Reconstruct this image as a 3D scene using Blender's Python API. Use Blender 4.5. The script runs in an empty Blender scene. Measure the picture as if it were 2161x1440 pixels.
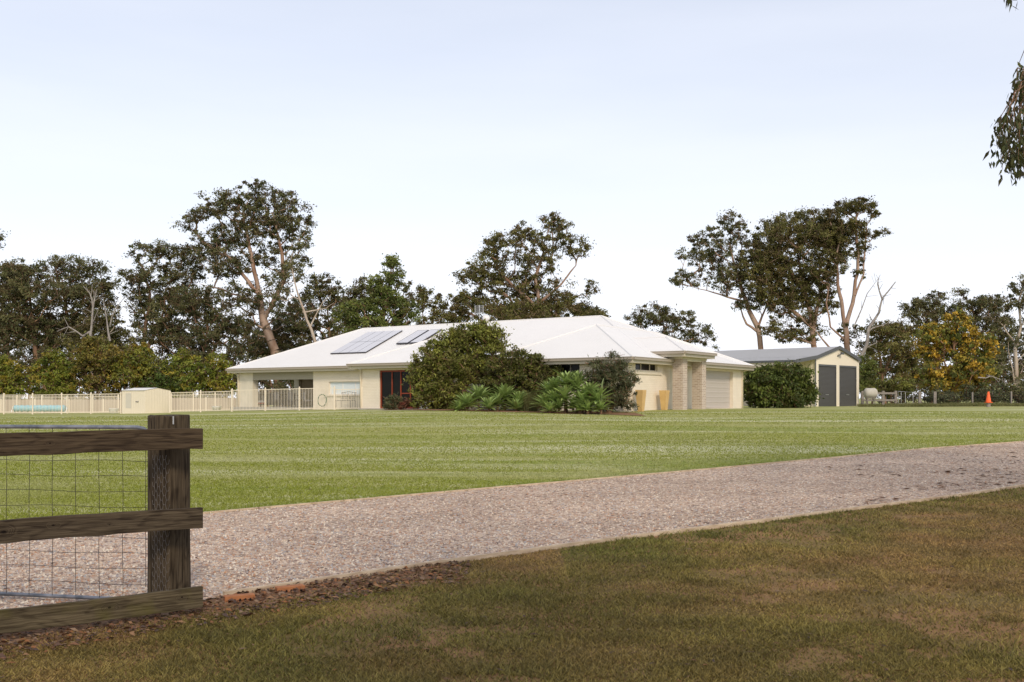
import bpy, math, random
import numpy as np
from mathutils import Vector
R = math.radians
rng = np.random.default_rng(7)
random.seed(7)
SC = bpy.context.scene
COL = SC.collection

# ------------------------------------------------------------------ camera, sky, sun, exposure
F = 2087.0; HOR = 841.0; EYE = 1.6           # focal length and horizon row (in photo pixels), eye height
cam = bpy.data.cameras.new('camera'); cam_o = bpy.data.objects.new('camera', cam); COL.objects.link(cam_o)
cam.sensor_width = 36.0; cam.lens = 36.0 * F / 2161.0
cam.shift_y = (HOR - 720.0) / 2161.0
cam.clip_start = 0.1; cam.clip_end = 5000
cam_o.location = (0, 0, EYE); cam_o.rotation_euler = (R(90), 0, 0)
SC.camera = cam_o
SUN_EL, SUN_AZ = 36.0, 163.0                 # azimuth clockwise from +Y (the view direction)
w = bpy.data.worlds.new('World'); SC.world = w; w.use_nodes = True
nt = w.node_tree; nt.nodes.clear()
out = nt.nodes.new('ShaderNodeOutputWorld'); bg = nt.nodes.new('ShaderNodeBackground')
sky = nt.nodes.new('ShaderNodeTexSky'); sky.sky_type = 'NISHITA'; sky.sun_disc = False
sky.sun_elevation = R(SUN_EL); sky.sun_rotation = R(SUN_AZ); sky.dust_density = 1.5; sky.air_density = 1.0
tc = nt.nodes.new('ShaderNodeTexCoord')
mp = nt.nodes.new('ShaderNodeMapping'); mp.inputs['Scale'].default_value = (1.2, 1.2, 7.0)
nz = nt.nodes.new('ShaderNodeTexNoise'); nz.inputs['Scale'].default_value = 1.6; nz.inputs['Detail'].default_value = 5
sep = nt.nodes.new('ShaderNodeSeparateXYZ')
el = nt.nodes.new('ShaderNodeMapRange'); el.inputs[1].default_value = 0.0; el.inputs[2].default_value = 0.45
el.inputs[3].default_value = 0.95; el.inputs[4].default_value = 0.45
cl = nt.nodes.new('ShaderNodeMapRange'); cl.inputs[1].default_value = 0.3; cl.inputs[2].default_value = 0.7
cl.inputs[3].default_value = -0.05; cl.inputs[4].default_value = 0.05
add = nt.nodes.new('ShaderNodeMath'); add.operation = 'ADD'; add.use_clamp = True
mix = nt.nodes.new('ShaderNodeMix'); mix.data_type = 'RGBA'
mix.inputs[7].default_value = (8.0, 8.1, 8.75, 1)      # thin high cloud veil
L = nt.links.new
L(tc.outputs['Generated'], mp.inputs[0]); L(mp.outputs[0], nz.inputs['Vector'])
L(tc.outputs['Generated'], sep.inputs[0]); L(sep.outputs[2], el.inputs[0]); L(nz.outputs[0], cl.inputs[0])
L(el.outputs[0], add.inputs[0]); L(cl.outputs[0], add.inputs[1]); L(add.outputs[0], mix.inputs[0])
L(sky.outputs[0], mix.inputs[6]); L(mix.outputs[2], bg.inputs[0]); L(bg.outputs[0], out.inputs[0])
bg.inputs[1].default_value = 0.1
sun = bpy.data.lights.new('sun', 'SUN'); sun_o = bpy.data.objects.new('sun', sun); COL.objects.link(sun_o)
sun.energy = 1.5; sun.angle = R(10); sun.color = (1.0, 0.86, 0.68)
sd = Vector((math.sin(R(SUN_AZ)) * math.cos(R(SUN_EL)), math.cos(R(SUN_AZ)) * math.cos(R(SUN_EL)), math.sin(R(SUN_EL))))
sun_o.rotation_euler = sd.to_track_quat('Z', 'Y').to_euler()
SC.view_settings.view_transform = 'Standard'; SC.view_settings.look = 'None'
SC.view_settings.exposure = 0.5; SC.view_settings.gamma = 1.0

# ------------------------------------------------------------------ helpers
def gz(x, y):
    """ground height"""
    x = np.asarray(x, float); y = np.asarray(y, float)
    t = np.clip((y - 12.0) / 36.0, 0, 1); t = t * t * (3 - 2 * t) * 0.55 + t * 0.45
    top = 1.03 - 0.017 * np.clip(-x - 4, 0, 26)
    return t * top + 0.02 * np.sin(x * .35 + y * .21) * np.clip(y / 20, 0, 1) * (y < 300)
def P(px, py, D):
    return Vector(((px - 1080.5) / F * D, D, EYE + (HOR - py) / F * D))
def G(px, D, dz=0.0):
    x = (px - 1080.5) / F * D
    return Vector((x, D, float(gz(x, D)) + dz))
def ground_at(px, py):
    D = 10.0
    for _ in range(60):
        z = float(gz((px - 1080.5) / F * D, D)); D = 0.5 * D + 0.5 * (EYE - z) * F / (py - HOR)
    return ((px - 1080.5) / F * D, D)
def tag(o, label=None, cat=None, group=None, kind=None):
    if label: o['label'] = label
    if cat: o['category'] = cat
    if group: o['group'] = group
    if kind: o['kind'] = kind
    return o
def empty(name, loc, rz=0, label=None, cat=None, group=None):
    o = bpy.data.objects.new(name, None); COL.objects.link(o); o.location = loc; o.rotation_euler = (0, 0, rz)
    o.empty_display_size = 0.2
    return tag(o, label, cat, group)
def mesh_np(name, V, Fc, mat, parent=None, col=None, nper=None, smooth=False):
    """V (n,3), Fc (m,k) index array"""
    me = bpy.data.meshes.new(name); n = len(V); m, k = Fc.shape
    me.vertices.add(n); me.vertices.foreach_set('co', np.asarray(V, np.float32).ravel())
    me.loops.add(m * k); me.loops.foreach_set('vertex_index', np.asarray(Fc, np.int32).ravel())
    me.polygons.add(m); me.polygons.foreach_set('loop_start', np.arange(0, m * k, k, dtype=np.int32))
    me.update(calc_edges=True)
    if col is not None:
        a = me.attributes.new('col', 'FLOAT_COLOR', 'POINT')
        c4 = np.ones((n, 4), np.float32); c4[:, :3] = col; a.data.foreach_set('color', c4.ravel())
    if smooth: me.polygons.foreach_set('use_smooth', np.ones(m, bool))
    me.materials.append(mat); me.validate()
    o = bpy.data.objects.new(name, me); COL.objects.link(o)
    if parent: o.parent = parent
    return o
class MB:
    def __init__(s): s.v = []; s.f = []; s.sm = False
    def quad(s, *p):
        i = len(s.v); s.v += [tuple(q) for q in p]; s.f.append(tuple(range(i, i + len(p)))); return s
    def box(s, x0, x1, y0, y1, z0, z1):
        i = len(s.v)
        s.v += [(x0, y0, z0), (x1, y0, z0), (x1, y1, z0), (x0, y1, z0), (x0, y0, z1), (x1, y0, z1), (x1, y1, z1), (x0, y1, z1)]
        for f in ((0, 3, 2, 1), (4, 5, 6, 7), (0, 1, 5, 4), (1, 2, 6, 5), (2, 3, 7, 6), (3, 0, 4, 7)): s.f.append(tuple(i + a for a in f))
        return s
    def tube(s, pts, rad, n=8, cap=True):
        pts = [Vector(p) for p in pts]
        if not hasattr(rad, '__len__'): rad = [rad] * len(pts)
        rings = []; ref = None
        for k, p in enumerate(pts):
            t = (pts[min(k + 1, len(pts) - 1)] - pts[max(k - 1, 0)])
            t = t.normalized() if t.length > 1e-9 else Vector((0, 0, 1))
            if ref is None: ref = Vector((0, 0, 1)) if abs(t.z) < .9 else Vector((1, 0, 0))
            a = t.cross(ref).normalized(); b = t.cross(a).normalized(); ref = -b if False else ref
            if a.length < .1: a = Vector((1, 0, 0)); b = t.cross(a).normalized()
            i = len(s.v)
            for j in range(n):
                an = 2 * math.pi * j / n; q = p + (a * math.cos(an) + b * math.sin(an)) * rad[k]; s.v.append(tuple(q))
            rings.append(i)
        for k in range(len(rings) - 1):
            for j in range(n):
                s.f.append((rings[k] + j, rings[k] + (j + 1) % n, rings[k + 1] + (j + 1) % n, rings[k + 1] + j))
        if cap:
            s.f.append(tuple(rings[0] + j for j in range(n))[::-1]); s.f.append(tuple(rings[-1] + j for j in range(n)))
        return s
    def lathe(s, prof, c=(0, 0, 0), n=16):
        rings = []
        for r, z in prof:
            i = len(s.v)
            for j in range(n):
                an = 2 * math.pi * j / n; s.v.append((c[0] + r * math.cos(an), c[1] + r * math.sin(an), c[2] + z))
            rings.append(i)
        for k in range(len(rings) - 1):
            for j in range(n): s.f.append((rings[k] + j, rings[k] + (j + 1) % n, rings[k + 1] + (j + 1) % n, rings[k + 1] + j))
        s.f.append(tuple(rings[0] + j for j in range(n))[::-1]); s.f.append(tuple(rings[-1] + j for j in range(n)))
        return s
    def build(s, name, mat, parent=None, uv='box', smooth=False, bevel=0, label=None):
        me = bpy.data.meshes.new(name); me.from_pydata(s.v, [], s.f); me.update()
        ul = me.uv_layers.new(name='UVMap')
        for p in me.polygons:
            n = p.normal
            for li in p.loop_indices:
                c = me.vertices[me.loops[li].vertex_index].co
                if uv == 'roof': t = (c.x, c.y) if abs(n.y) > abs(n.x) else (c.y, c.x)
                elif abs(n.z) > .7: t = (c.x, c.y)
                elif abs(n.y) >= abs(n.x): t = (c.x, c.z)
                else: t = (c.y, c.z)
                ul.data[li].uv = t
            p.use_smooth = smooth
        me.materials.append(mat)
        o = bpy.data.objects.new(name, me); COL.objects.link(o)
        if parent: o.parent = parent
        if bevel:
            b = o.modifiers.new('bevel', 'BEVEL'); b.width = bevel; b.segments = 2; b.limit_method = 'ANGLE'
        if label: o['label'] = label
        return o

# ------------------------------------------------------------------ materials
def mat(name, col=(.5, .5, .5), rough=.7, metal=0.0, spec=0.4):
    m = bpy.data.materials.new(name); m.use_nodes = True; b = m.node_tree.nodes['Principled BSDF']
    b.inputs['Base Color'].default_value = (*col, 1); b.inputs['Roughness'].default_value = rough
    b.inputs['Metallic'].default_value = metal; b.inputs['Specular IOR Level'].default_value = spec
    return m
def nd(m, t, **kw):
    n = m.node_tree.nodes.new(t)
    for k, v in kw.items(): setattr(n, k, v)
    return n
def lk(m, a, b): m.node_tree.links.new(a, b)
def noise_mat(name, c1, c2, scale=3.0, rough=.8, detail=6, bump=0.0, bscale=None, coord='Object', stretch=(1, 1, 1), lo=.35, hi=.65, spec=.3, metal=0, dist=0.02):
    m = mat(name, c1, rough, metal, spec); b = m.node_tree.nodes['Principled BSDF']
    t = nd(m, 'ShaderNodeTexCoord'); mp = nd(m, 'ShaderNodeMapping'); mp.inputs['Scale'].default_value = stretch
    n = nd(m, 'ShaderNodeTexNoise'); n.inputs['Scale'].default_value = scale; n.inputs['Detail'].default_value = detail
    r = nd(m, 'ShaderNodeMapRange'); r.inputs[1].default_value = lo; r.inputs[2].default_value = hi
    x = nd(m, 'ShaderNodeMix', data_type='RGBA'); x.inputs[6].default_value = (*c1, 1); x.inputs[7].default_value = (*c2, 1)
    lk(m, t.outputs[coord], mp.inputs[0]); lk(m, mp.outputs[0], n.inputs['Vector']); lk(m, n.outputs[0], r.inputs[0])
    lk(m, r.outputs[0], x.inputs[0]); lk(m, x.outputs[2], b.inputs['Base Color'])
    if bump:
        n2 = nd(m, 'ShaderNodeTexNoise'); n2.inputs['Scale'].default_value = bscale or scale * 3; n2.inputs['Detail'].default_value = 6
        lk(m, mp.outputs[0], n2.inputs['Vector'])
        bp = nd(m, 'ShaderNodeBump'); bp.inputs['Strength'].default_value = bump; bp.inputs['Distance'].default_value = dist
        lk(m, n2.outputs[0], bp.inputs['Height']); lk(m, bp.outputs[0], b.inputs['Normal'])
    return m
def leaf_mat(name, tint=(1, 1, 1), rough=.55, trans=.25):
    m = bpy.data.materials.new(name); m.use_nodes = True; b = m.node_tree.nodes['Principled BSDF']; o = m.node_tree.nodes['Material Output']
    a = nd(m, 'ShaderNodeAttribute', attribute_name='col')
    x = nd(m, 'ShaderNodeMix', data_type='RGBA', blend_type='MULTIPLY'); x.inputs[0].default_value = 1; x.inputs[7].default_value = (*tint, 1)
    lk(m, a.outputs['Color'], x.inputs[6]); lk(m, x.outputs[2], b.inputs['Base Color'])
    b.inputs['Roughness'].default_value = rough; b.inputs['Specular IOR Level'].default_value = .3
    tr = nd(m, 'ShaderNodeBsdfTranslucent'); lk(m, x.outputs[2], tr.inputs[0])
    ms = nd(m, 'ShaderNodeMixShader'); ms.inputs[0].default_value = trans
    lk(m, b.outputs[0], ms.inputs[1]); lk(m, tr.outputs[0], ms.inputs[2]); lk(m, ms.outputs[0], o.inputs[0])
    return m
def brick_mat(name, c1, c2, mortar, bump=.25, ms=.012):
    m = mat(name, c1, .85, 0, .2); b = m.node_tree.nodes['Principled BSDF']
    t = nd(m, 'ShaderNodeTexCoord'); br = nd(m, 'ShaderNodeTexBrick')
    br.inputs['Color1'].default_value = (*c1, 1); br.inputs['Color2'].default_value = (*c2, 1); br.inputs['Mortar'].default_value = (*mortar, 1)
    br.inputs['Scale'].default_value = 1.0; br.inputs['Brick Width'].default_value = .24; br.inputs['Row Height'].default_value = .086
    br.inputs['Mortar Size'].default_value = ms; br.inputs['Bias'].default_value = -.1
    lk(m, t.outputs['UV'], br.inputs['Vector'])
    n = nd(m, 'ShaderNodeTexNoise'); n.inputs['Scale'].default_value = 1.3; n.inputs['Detail'].default_value = 5
    x = nd(m, 'ShaderNodeMix', data_type='RGBA', blend_type='MULTIPLY'); r = nd(m, 'ShaderNodeMapRange')
    r.inputs[3].default_value = .88; r.inputs[4].default_value = 1.06; lk(m, t.outputs['Object'], n.inputs['Vector']); lk(m, n.outputs[0], r.inputs[0])
    x.inputs[0].default_value = 1; lk(m, br.outputs[0], x.inputs[6]); lk(m, r.outputs[0], x.inputs[7]); lk(m, x.outputs[2], b.inputs['Base Color'])
    bp = nd(m, 'ShaderNodeBump'); bp.inputs['Strength'].default_value = bump; bp.inputs['Distance'].default_value = .01; bp.invert = True
    lk(m, br.outputs['Fac'], bp.inputs['Height']); lk(m, bp.outputs[0], b.inputs['Normal'])
    return m
def rib_mat(name, col, rough, period=.19, bump=.5, along=0, metal=0, spec=.4, dirt=.93):
    """sheet metal with pressed ribs; ribs follow the UV map"""
    m = mat(name, col, rough, metal, spec); b = m.node_tree.nodes['Principled BSDF']
    t = nd(m, 'ShaderNodeTexCoord'); s = nd(m, 'ShaderNodeSeparateXYZ'); lk(m, t.outputs['UV'], s.inputs[0])
    mu = nd(m, 'ShaderNodeMath', operation='MULTIPLY'); mu.inputs[1].default_value = 2 * math.pi / period
    sn = nd(m, 'ShaderNodeMath', operation='SINE'); pw = nd(m, 'ShaderNodeMapRange'); pw.inputs[1].default_value = .3; pw.inputs[2].default_value = .95
    lk(m, s.outputs[along], mu.inputs[0]); lk(m, mu.outputs[0], sn.inputs[0]); lk(m, sn.outputs[0], pw.inputs[0])
    bp = nd(m, 'ShaderNodeBump'); bp.inputs['Strength'].default_value = bump; bp.inputs['Distance'].default_value = .02
    lk(m, pw.outputs[0], bp.inputs['Height']); lk(m, bp.outputs[0], b.inputs['Normal'])
    n = nd(m, 'ShaderNodeTexNoise'); n.inputs['Scale'].default_value = .5; n.inputs['Detail'].default_value = 5; lk(m, t.outputs['Object'], n.inputs['Vector'])
    r = nd(m, 'ShaderNodeMapRange'); r.inputs[3].default_value = dirt; r.inputs[4].default_value = 1.03; lk(m, n.outputs[0], r.inputs[0])
    x = nd(m, 'ShaderNodeMix', data_type='RGBA', blend_type='MULTIPLY'); x.inputs[0].default_value = 1; x.inputs[6].default_value = (*col, 1)
    lk(m, r.outputs[0], x.inputs[7]); lk(m, x.outputs[2], b.inputs['Base Color'])
    return m
M = dict(
    roof=rib_mat('white_roof_sheet', (.80, .78, .75), .45, .19, .4, spec=.35),
    roofcap=mat('white_ridge_metal', (.74, .72, .70), .4),
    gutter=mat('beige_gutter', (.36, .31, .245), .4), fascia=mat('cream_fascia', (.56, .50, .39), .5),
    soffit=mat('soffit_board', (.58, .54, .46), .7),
    brick=brick_mat('painted_cream_brick', (.84, .755, .625), (.82, .73, .595), (.78, .695, .565), .45),
    tan=brick_mat('tan_face_brick', (.53, .43, .345), (.38, .285, .22), (.62, .55, .47), .4, .014),
    garage=rib_mat('beige_panel_door', (.50, .45, .405), .5, .27, .45, along=1),
    red=noise_mat('red_stained_timber', (.22, .035, .012), (.28, .05, .02), 4, .45),
    glass=mat('dark_window_glass', (.01, .010, .009), .15, 0, .12),
    blind=mat('white_window_blind', (.70, .76, .78), .55),
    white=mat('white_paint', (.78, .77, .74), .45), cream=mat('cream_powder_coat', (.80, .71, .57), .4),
    render=noise_mat('cream_render', (.70, .64, .52), (.62, .57, .46), 2, .85),
    shade=mat('taupe_roller_shade', (.36, .33, .26), .8),
    gwall=rib_mat('cream_wall_sheet', (.80, .715, .56), .5, .2, .4), groof=rib_mat('grey_roof_sheet', (.42, .42, .42), .45, .19, .3),
    gtrim=mat('charcoal_trim', (.10, .105, .11), .5), rdoor=rib_mat('charcoal_roller_door', (.085, .082, .078), .5, .09, 1.0, along=1),
    solar=mat('solar_cell_face', (.60, .60, .63), .4, 0, .5), solarf=mat('dark_panel_frame', (.05, .045, .05), .4),
    alum=mat('aluminium', (.6, .6, .6), .35, .8), galv=noise_mat('galvanised_pipe', (.12, .135, .16), (.30, .31, .34), 9, .4, metal=.5, stretch=(1, 1, 1)),
    wire=mat('rusty_grey_wire', (.05, .045, .042), .6, .4), hexw=mat('hexagonal_wire', (.22, .20, .19), .5, .5),
    pot=noise_mat('ochre_planter_glaze', (.66, .45, .19), (.58, .38, .16), 3, .5), soil=noise_mat('potting_soil', (.06, .04, .03), (.1, .07, .05), 20),
    blue=noise_mat('blue_pool_cover', (.28, .56, .62), (.22, .46, .54), 6, .5, bump=.4),
    dark=mat('charcoal_outdoor_metal', (.05, .05, .055), .5), grey=mat('grey_cushion', (.35, .37, .40), .9),
    hose=mat('green_hose', (.03, .12, .06), .4), timberg=noise_mat('weathered_fence_timber', (.30, .27, .23), (.20, .175, .15), 5, .9, stretch=(1, 1, 6)),
    tank=noise_mat('pale_tank_plastic', (.50, .47, .40), (.42, .39, .33), 3, .7), cone=mat('orange_cone', (.85, .12, .02), .5),
    bark=noise_mat('brown_gum_bark', (.16, .10, .07), (.30, .17, .10), 1.6, .9, bump=.5, stretch=(1, 1, .3)),
    barkp=noise_mat('pale_gum_bark', (.38, .29, .22), (.52, .45, .38), 1.2, .85, bump=.3, stretch=(1, 1, .4)),
    barkr=noise_mat('russet_gum_bark', (.24, .13, .08), (.42, .31, .24), 1.1, .85, bump=.3, stretch=(1, 1, .4)),
    barkg=noise_mat('grey_dead_wood', (.36, .33, .30), (.24, .21, .19), 3, .9),
    leaf=leaf_mat('gum_leaves'), leafs=leaf_mat('shrub_leaves', trans=.2), grass=leaf_mat('grass_blades', trans=.35, rough=.6),
    agave=leaf_mat('agave_leaf', rough=.45, trans=.2), litter=leaf_mat('dry_leaf_litter', rough=.9, trans=.05), stone=leaf_mat('loose_gravel', rough=.85, trans=0),
    edge=noise_mat('pale_timber_edging', (.62, .50, .36), (.42, .31, .21), 6, .85, stretch=(1, 1, 5)),
    obrick=noise_mat('orange_clay_brick', (.42, .17, .07), (.32, .13, .06), 12, .9, bump=.3), hole=mat('brick_core_hole', (.02, .01, .01), 1),
    terracotta=mat('red_brick', (.3, .1, .05), .8),
)
def ground_mat():
    m = mat('mown_lawn', (.2, .24, .06), .9, 0, .12); b = m.node_tree.nodes['Principled BSDF']
    g = nd(m, 'ShaderNodeNewGeometry')
    def noise(scale, st, det=6, rot=0.0):
        mp = nd(m, 'ShaderNodeMapping'); mp.inputs['Scale'].default_value = st; mp.inputs['Rotation'].default_value = (0, 0, rot)
        n = nd(m, 'ShaderNodeTexNoise'); n.inputs['Scale'].default_value = scale; n.inputs['Detail'].default_value = det
        lk(m, g.outputs['Position'], mp.inputs[0]); lk(m, mp.outputs[0], n.inputs['Vector']); return n.outputs[0]
    def rng_(s, a, b_):
        r = nd(m, 'ShaderNodeMapRange'); r.inputs[1].default_value = a; r.inputs[2].default_value = b_; lk(m, s, r.inputs[0]); return r.outputs[0]
    def mx(f, a, c2, bt='MIX'):
        x = nd(m, 'ShaderNodeMix', data_type='RGBA', blend_type=bt); lk(m, f, x.inputs[0])
        if isinstance(a, tuple): x.inputs[6].default_value = (*a, 1)
        else: lk(m, a, x.inputs[6])
        x.inputs[7].default_value = (*c2, 1); return x.outputs[2]
    c = mx(rng_(noise(.13, (1, 1.6, 1)), .38, .62), (.265, .28, .065), (.325, .32, .095))
    c = mx(rng_(noise(1.0, (.05, .60, 1), 5, R(-8)), .49, .60), c, (.52, .51, .31))          # silvery mown streaks
    c = mx(rng_(noise(1.0, (.08, .7, 1), 5, R(-8)), .52, .62), c, (.21, .255, .045))
    c = mx(rng_(noise(5.0, (1, 1, 1), 8), .45, .75), c, (.44, .42, .20))
    c = mx(rng_(noise(38.0, (1, 1, 1), 4), .52, .72), c, (.17, .18, .045))
    lk(m, c, b.inputs['Base Color'])
    bp = nd(m, 'ShaderNodeBump'); bp.inputs['Strength'].default_value = .6; bp.inputs['Distance'].default_value = .04
    lk(m, noise(14.0, (1, 1, 1), 8), bp.inputs['Height']); lk(m, bp.outputs[0], b.inputs['Normal'])
    return m
M['lawn'] = ground_mat()
M['verge'] = noise_mat('worn_verge_grass', (.20, .14, .055), (.29, .165, .08), 1.1, .95, detail=10, bump=.8, bscale=25, coord='Object', lo=.42, hi=.6, spec=.1)
M['soilbed'] = noise_mat('bark_mulch_soil', (.19, .105, .055), (.31, .185, .11), 9, .95, detail=10, bump=1, bscale=40, coord='Object', spec=.1)
def gravel_mat():
    m = mat('pink_gravel', (.4, .34, .3), .9, 0, .15); b = m.node_tree.nodes['Principled BSDF']
    g = nd(m, 'ShaderNodeNewGeometry')
    v = nd(m, 'ShaderNodeTexVoronoi'); v.inputs['Scale'].default_value = 30; lk(m, g.outputs['Position'], v.inputs['Vector'])
    r = nd(m, 'ShaderNodeValToRGB'); e = r.color_ramp.elements
    e[0].position = 0; e[0].color = (.10, .06, .045, 1); e[1].position = 1; e[1].color = (.82, .70, .57, 1)
    for p, c in ((.12, (.24, .17, .14, 1)), (.35, (.58, .42, .30, 1)), (.6, (.62, .50, .385, 1)), (.8, (.40, .26, .18, 1))):
        q = e.new(p); q.color = c
    s = nd(m, 'ShaderNodeSeparateColor'); lk(m, v.outputs['Color'], s.inputs[0]); lk(m, s.outputs[0], r.inputs[0])
    n = nd(m, 'ShaderNodeTexNoise'); n.inputs['Scale'].default_value = .6; n.inputs['Detail'].default_value = 8; lk(m, g.outputs['Position'], n.inputs['Vector'])
    mr = nd(m, 'ShaderNodeMapRange'); mr.inputs[1].default_value = .3; mr.inputs[2].default_value = .7; mr.inputs[3].default_value = .80; mr.inputs[4].default_value = 1.04
    lk(m, n.outputs[0], mr.inputs[0])
    x = nd(m, 'ShaderNodeMix', data_type='RGBA', blend_type='MULTIPLY'); x.inputs[0].default_value = 1; lk(m, r.outputs[0], x.inputs[6]); lk(m, mr.outputs[0], x.inputs[7])
    tp = nd(m, 'ShaderNodeMapping'); tp.inputs['Rotation'].default_value = (0, 0, R(-42)); tp.inputs['Scale'].default_value = (.10, .75, 1); lk(m, g.outputs['Position'], tp.inputs[0])
    tn = nd(m, 'ShaderNodeTexNoise'); tn.inputs['Scale'].default_value = 1; tn.inputs['Detail'].default_value = 4; lk(m, tp.outputs[0], tn.inputs['Vector'])
    tr = nd(m, 'ShaderNodeMapRange'); tr.inputs[1].default_value = .35; tr.inputs[2].default_value = .65; tr.inputs[3].default_value = .86; tr.inputs[4].default_value = 1.08; lk(m, tn.outputs[0], tr.inputs[0])
    x2 = nd(m, 'ShaderNodeMix', data_type='RGBA', blend_type='MULTIPLY'); x2.inputs[0].default_value = 1; lk(m, x.outputs[2], x2.inputs[6]); lk(m, tr.outputs[0], x2.inputs[7])
    lk(m, x2.outputs[2], b.inputs['Base Color'])
    bp = nd(m, 'ShaderNodeBump'); bp.inputs['Strength'].default_value = .7; bp.inputs['Distance'].default_value = .02; bp.invert = True
    lk(m, v.outputs['Distance'], bp.inputs['Height']); lk(m, bp.outputs[0], b.inputs['Normal'])
    return m
M['gravel'] = gravel_mat()
def wood_mat(name, c1, c2, green=False, knots=()):
    """grey weathered board: grain along local X, knots, dark cracks"""
    m = mat(name, c1, .9, 0, .15); b = m.node_tree.nodes['Principled BSDF']
    t = nd(m, 'ShaderNodeTexCoord'); mp = nd(m, 'ShaderNodeMapping'); mp.inputs['Scale'].default_value = (1.1, 5, 6)
    lk(m, t.outputs['Object'], mp.inputs[0])
    n0 = nd(m, 'ShaderNodeTexNoise'); n0.inputs['Scale'].default_value = 1.4; n0.inputs['Detail'].default_value = 3; lk(m, mp.outputs[0], n0.inputs['Vector'])
    wv = nd(m, 'ShaderNodeMath', operation='MULTIPLY'); wv.inputs[1].default_value = 48; lk(m, n0.outputs[0], wv.inputs[0])
    sn = nd(m, 'ShaderNodeMath', operation='SINE'); lk(m, wv.outputs[0], sn.inputs[0])
    core = None; acc = wv.inputs[0].links[0].from_socket
    for kx, kz, kr in knots:
        km = nd(m, 'ShaderNodeMapping'); km.inputs['Scale'].default_value = (1, 0, 1.7); km.inputs['Location'].default_value = (-kx, 0, -kz * 1.7); lk(m, t.outputs['Object'], km.inputs[0])
        ln_ = nd(m, 'ShaderNodeVectorMath', operation='LENGTH'); lk(m, km.outputs[0], ln_.inputs[0])
        kf = nd(m, 'ShaderNodeMapRange', interpolation_type='SMOOTHERSTEP'); kf.inputs[1].default_value = kr * 4.5; kf.inputs[2].default_value = 0; kf.inputs[4].default_value = .55; lk(m, ln_.outputs['Value'], kf.inputs[0])
        ad = nd(m, 'ShaderNodeMath', operation='ADD'); lk(m, acc, ad.inputs[0]); lk(m, kf.outputs[0], ad.inputs[1]); acc = ad.outputs[0]
        kc = nd(m, 'ShaderNodeMapRange'); kc.inputs[1].default_value = kr; kc.inputs[2].default_value = kr * .6; lk(m, ln_.outputs['Value'], kc.inputs[0])
        if core is None: core = kc.outputs[0]
        else:
            cm_ = nd(m, 'ShaderNodeMath', operation='MAXIMUM'); lk(m, core, cm_.inputs[0]); lk(m, kc.outputs[0], cm_.inputs[1]); core = cm_.outputs[0]
    lk(m, acc, wv.inputs[0])
    r = nd(m, 'ShaderNodeMapRange'); r.inputs[1].default_value = -.2; r.inputs[2].default_value = 1; lk(m, sn.outputs[0], r.inputs[0])
    mp2 = nd(m, 'ShaderNodeMapping'); mp2.inputs['Scale'].default_value = (2.5, 45, 60); lk(m, t.outputs['Object'], mp2.inputs[0])
    n1 = nd(m, 'ShaderNodeTexNoise'); n1.inputs['Scale'].default_value = 1.5; n1.inputs['Detail'].default_value = 6; lk(m, mp2.outputs[0], n1.inputs['Vector'])
    a = nd(m, 'ShaderNodeMath', operation='ADD'); hf = nd(m, 'ShaderNodeMath', operation='MULTIPLY'); hf.inputs[1].default_value = .38
    lk(m, r.outputs[0], hf.inputs[0]); lk(m, hf.outputs[0], a.inputs[0]); 
    r1 = nd(m, 'ShaderNodeMapRange'); r1.inputs[1].default_value = .35; r1.inputs[2].default_value = .7; r1.inputs[4].default_value = .8; lk(m, n1.outputs[0], r1.inputs[0])
    lk(m, r1.outputs[0], a.inputs[1]); a.use_clamp = True
    x = nd(m, 'ShaderNodeMix', data_type='RGBA'); x.inputs[6].default_value = (*c1, 1); x.inputs[7].default_value = (*c2, 1); lk(m, a.outputs[0], x.inputs[0])
    col = x.outputs[2]
    if core is not None:
        kx_ = nd(m, 'ShaderNodeMix', data_type='RGBA'); kx_.inputs[7].default_value = (.012, .008, .006, 1); lk(m, col, kx_.inputs[6]); lk(m, core, kx_.inputs[0]); col = kx_.outputs[2]
    if green:
        n3 = nd(m, 'ShaderNodeTexNoise'); n3.inputs['Scale'].default_value = 5; n3.inputs['Detail'].default_value = 8; lk(m, t.outputs['Object'], n3.inputs['Vector'])
        r3 = nd(m, 'ShaderNodeMapRange'); r3.inputs[1].default_value = .52; r3.inputs[2].default_value = .78; lk(m, n3.outputs[0], r3.inputs[0])
        y = nd(m, 'ShaderNodeMix', data_type='RGBA'); y.inputs[7].default_value = (.105, .09, .03, 1); lk(m, col, y.inputs[6]); lk(m, r3.outputs[0], y.inputs[0]); col = y.outputs[2]
    lk(m, col, b.inputs['Base Color'])
    bp = nd(m, 'ShaderNodeBump'); bp.inputs['Strength'].default_value = .6; bp.inputs['Distance'].default_value = .006; bp.invert = True
    lk(m, a.outputs[0], bp.inputs['Height']); lk(m, bp.outputs[0], b.inputs['Normal'])
    return m
M['rail'] = wood_mat('weathered_brown_rail', (.095, .068, .042), (.030, .020, .013), knots=((1.0, EYE - .30, .008), (2.0, EYE - .27, .01)))
M['railk'] = wood_mat('knotty_grey_rail', (.105, .080, .052), (.030, .021, .014), knots=((1.28, EYE - .865, .022), (.98, EYE - .845, .012), (.62, EYE - .87, .006), (2.2, EYE - .86, .02)))
M['railm'] = wood_mat('mossy_rail', (.14, .11, .065), (.045, .033, .019), True, knots=((.62, EYE - 1.44, .016), (.12, EYE - 1.43, .012), (1.5, EYE - 1.45, .014)))
M['post'] = wood_mat('dark_post_timber', (.13, .10, .075), (.035, .025, .018), True)

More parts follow.
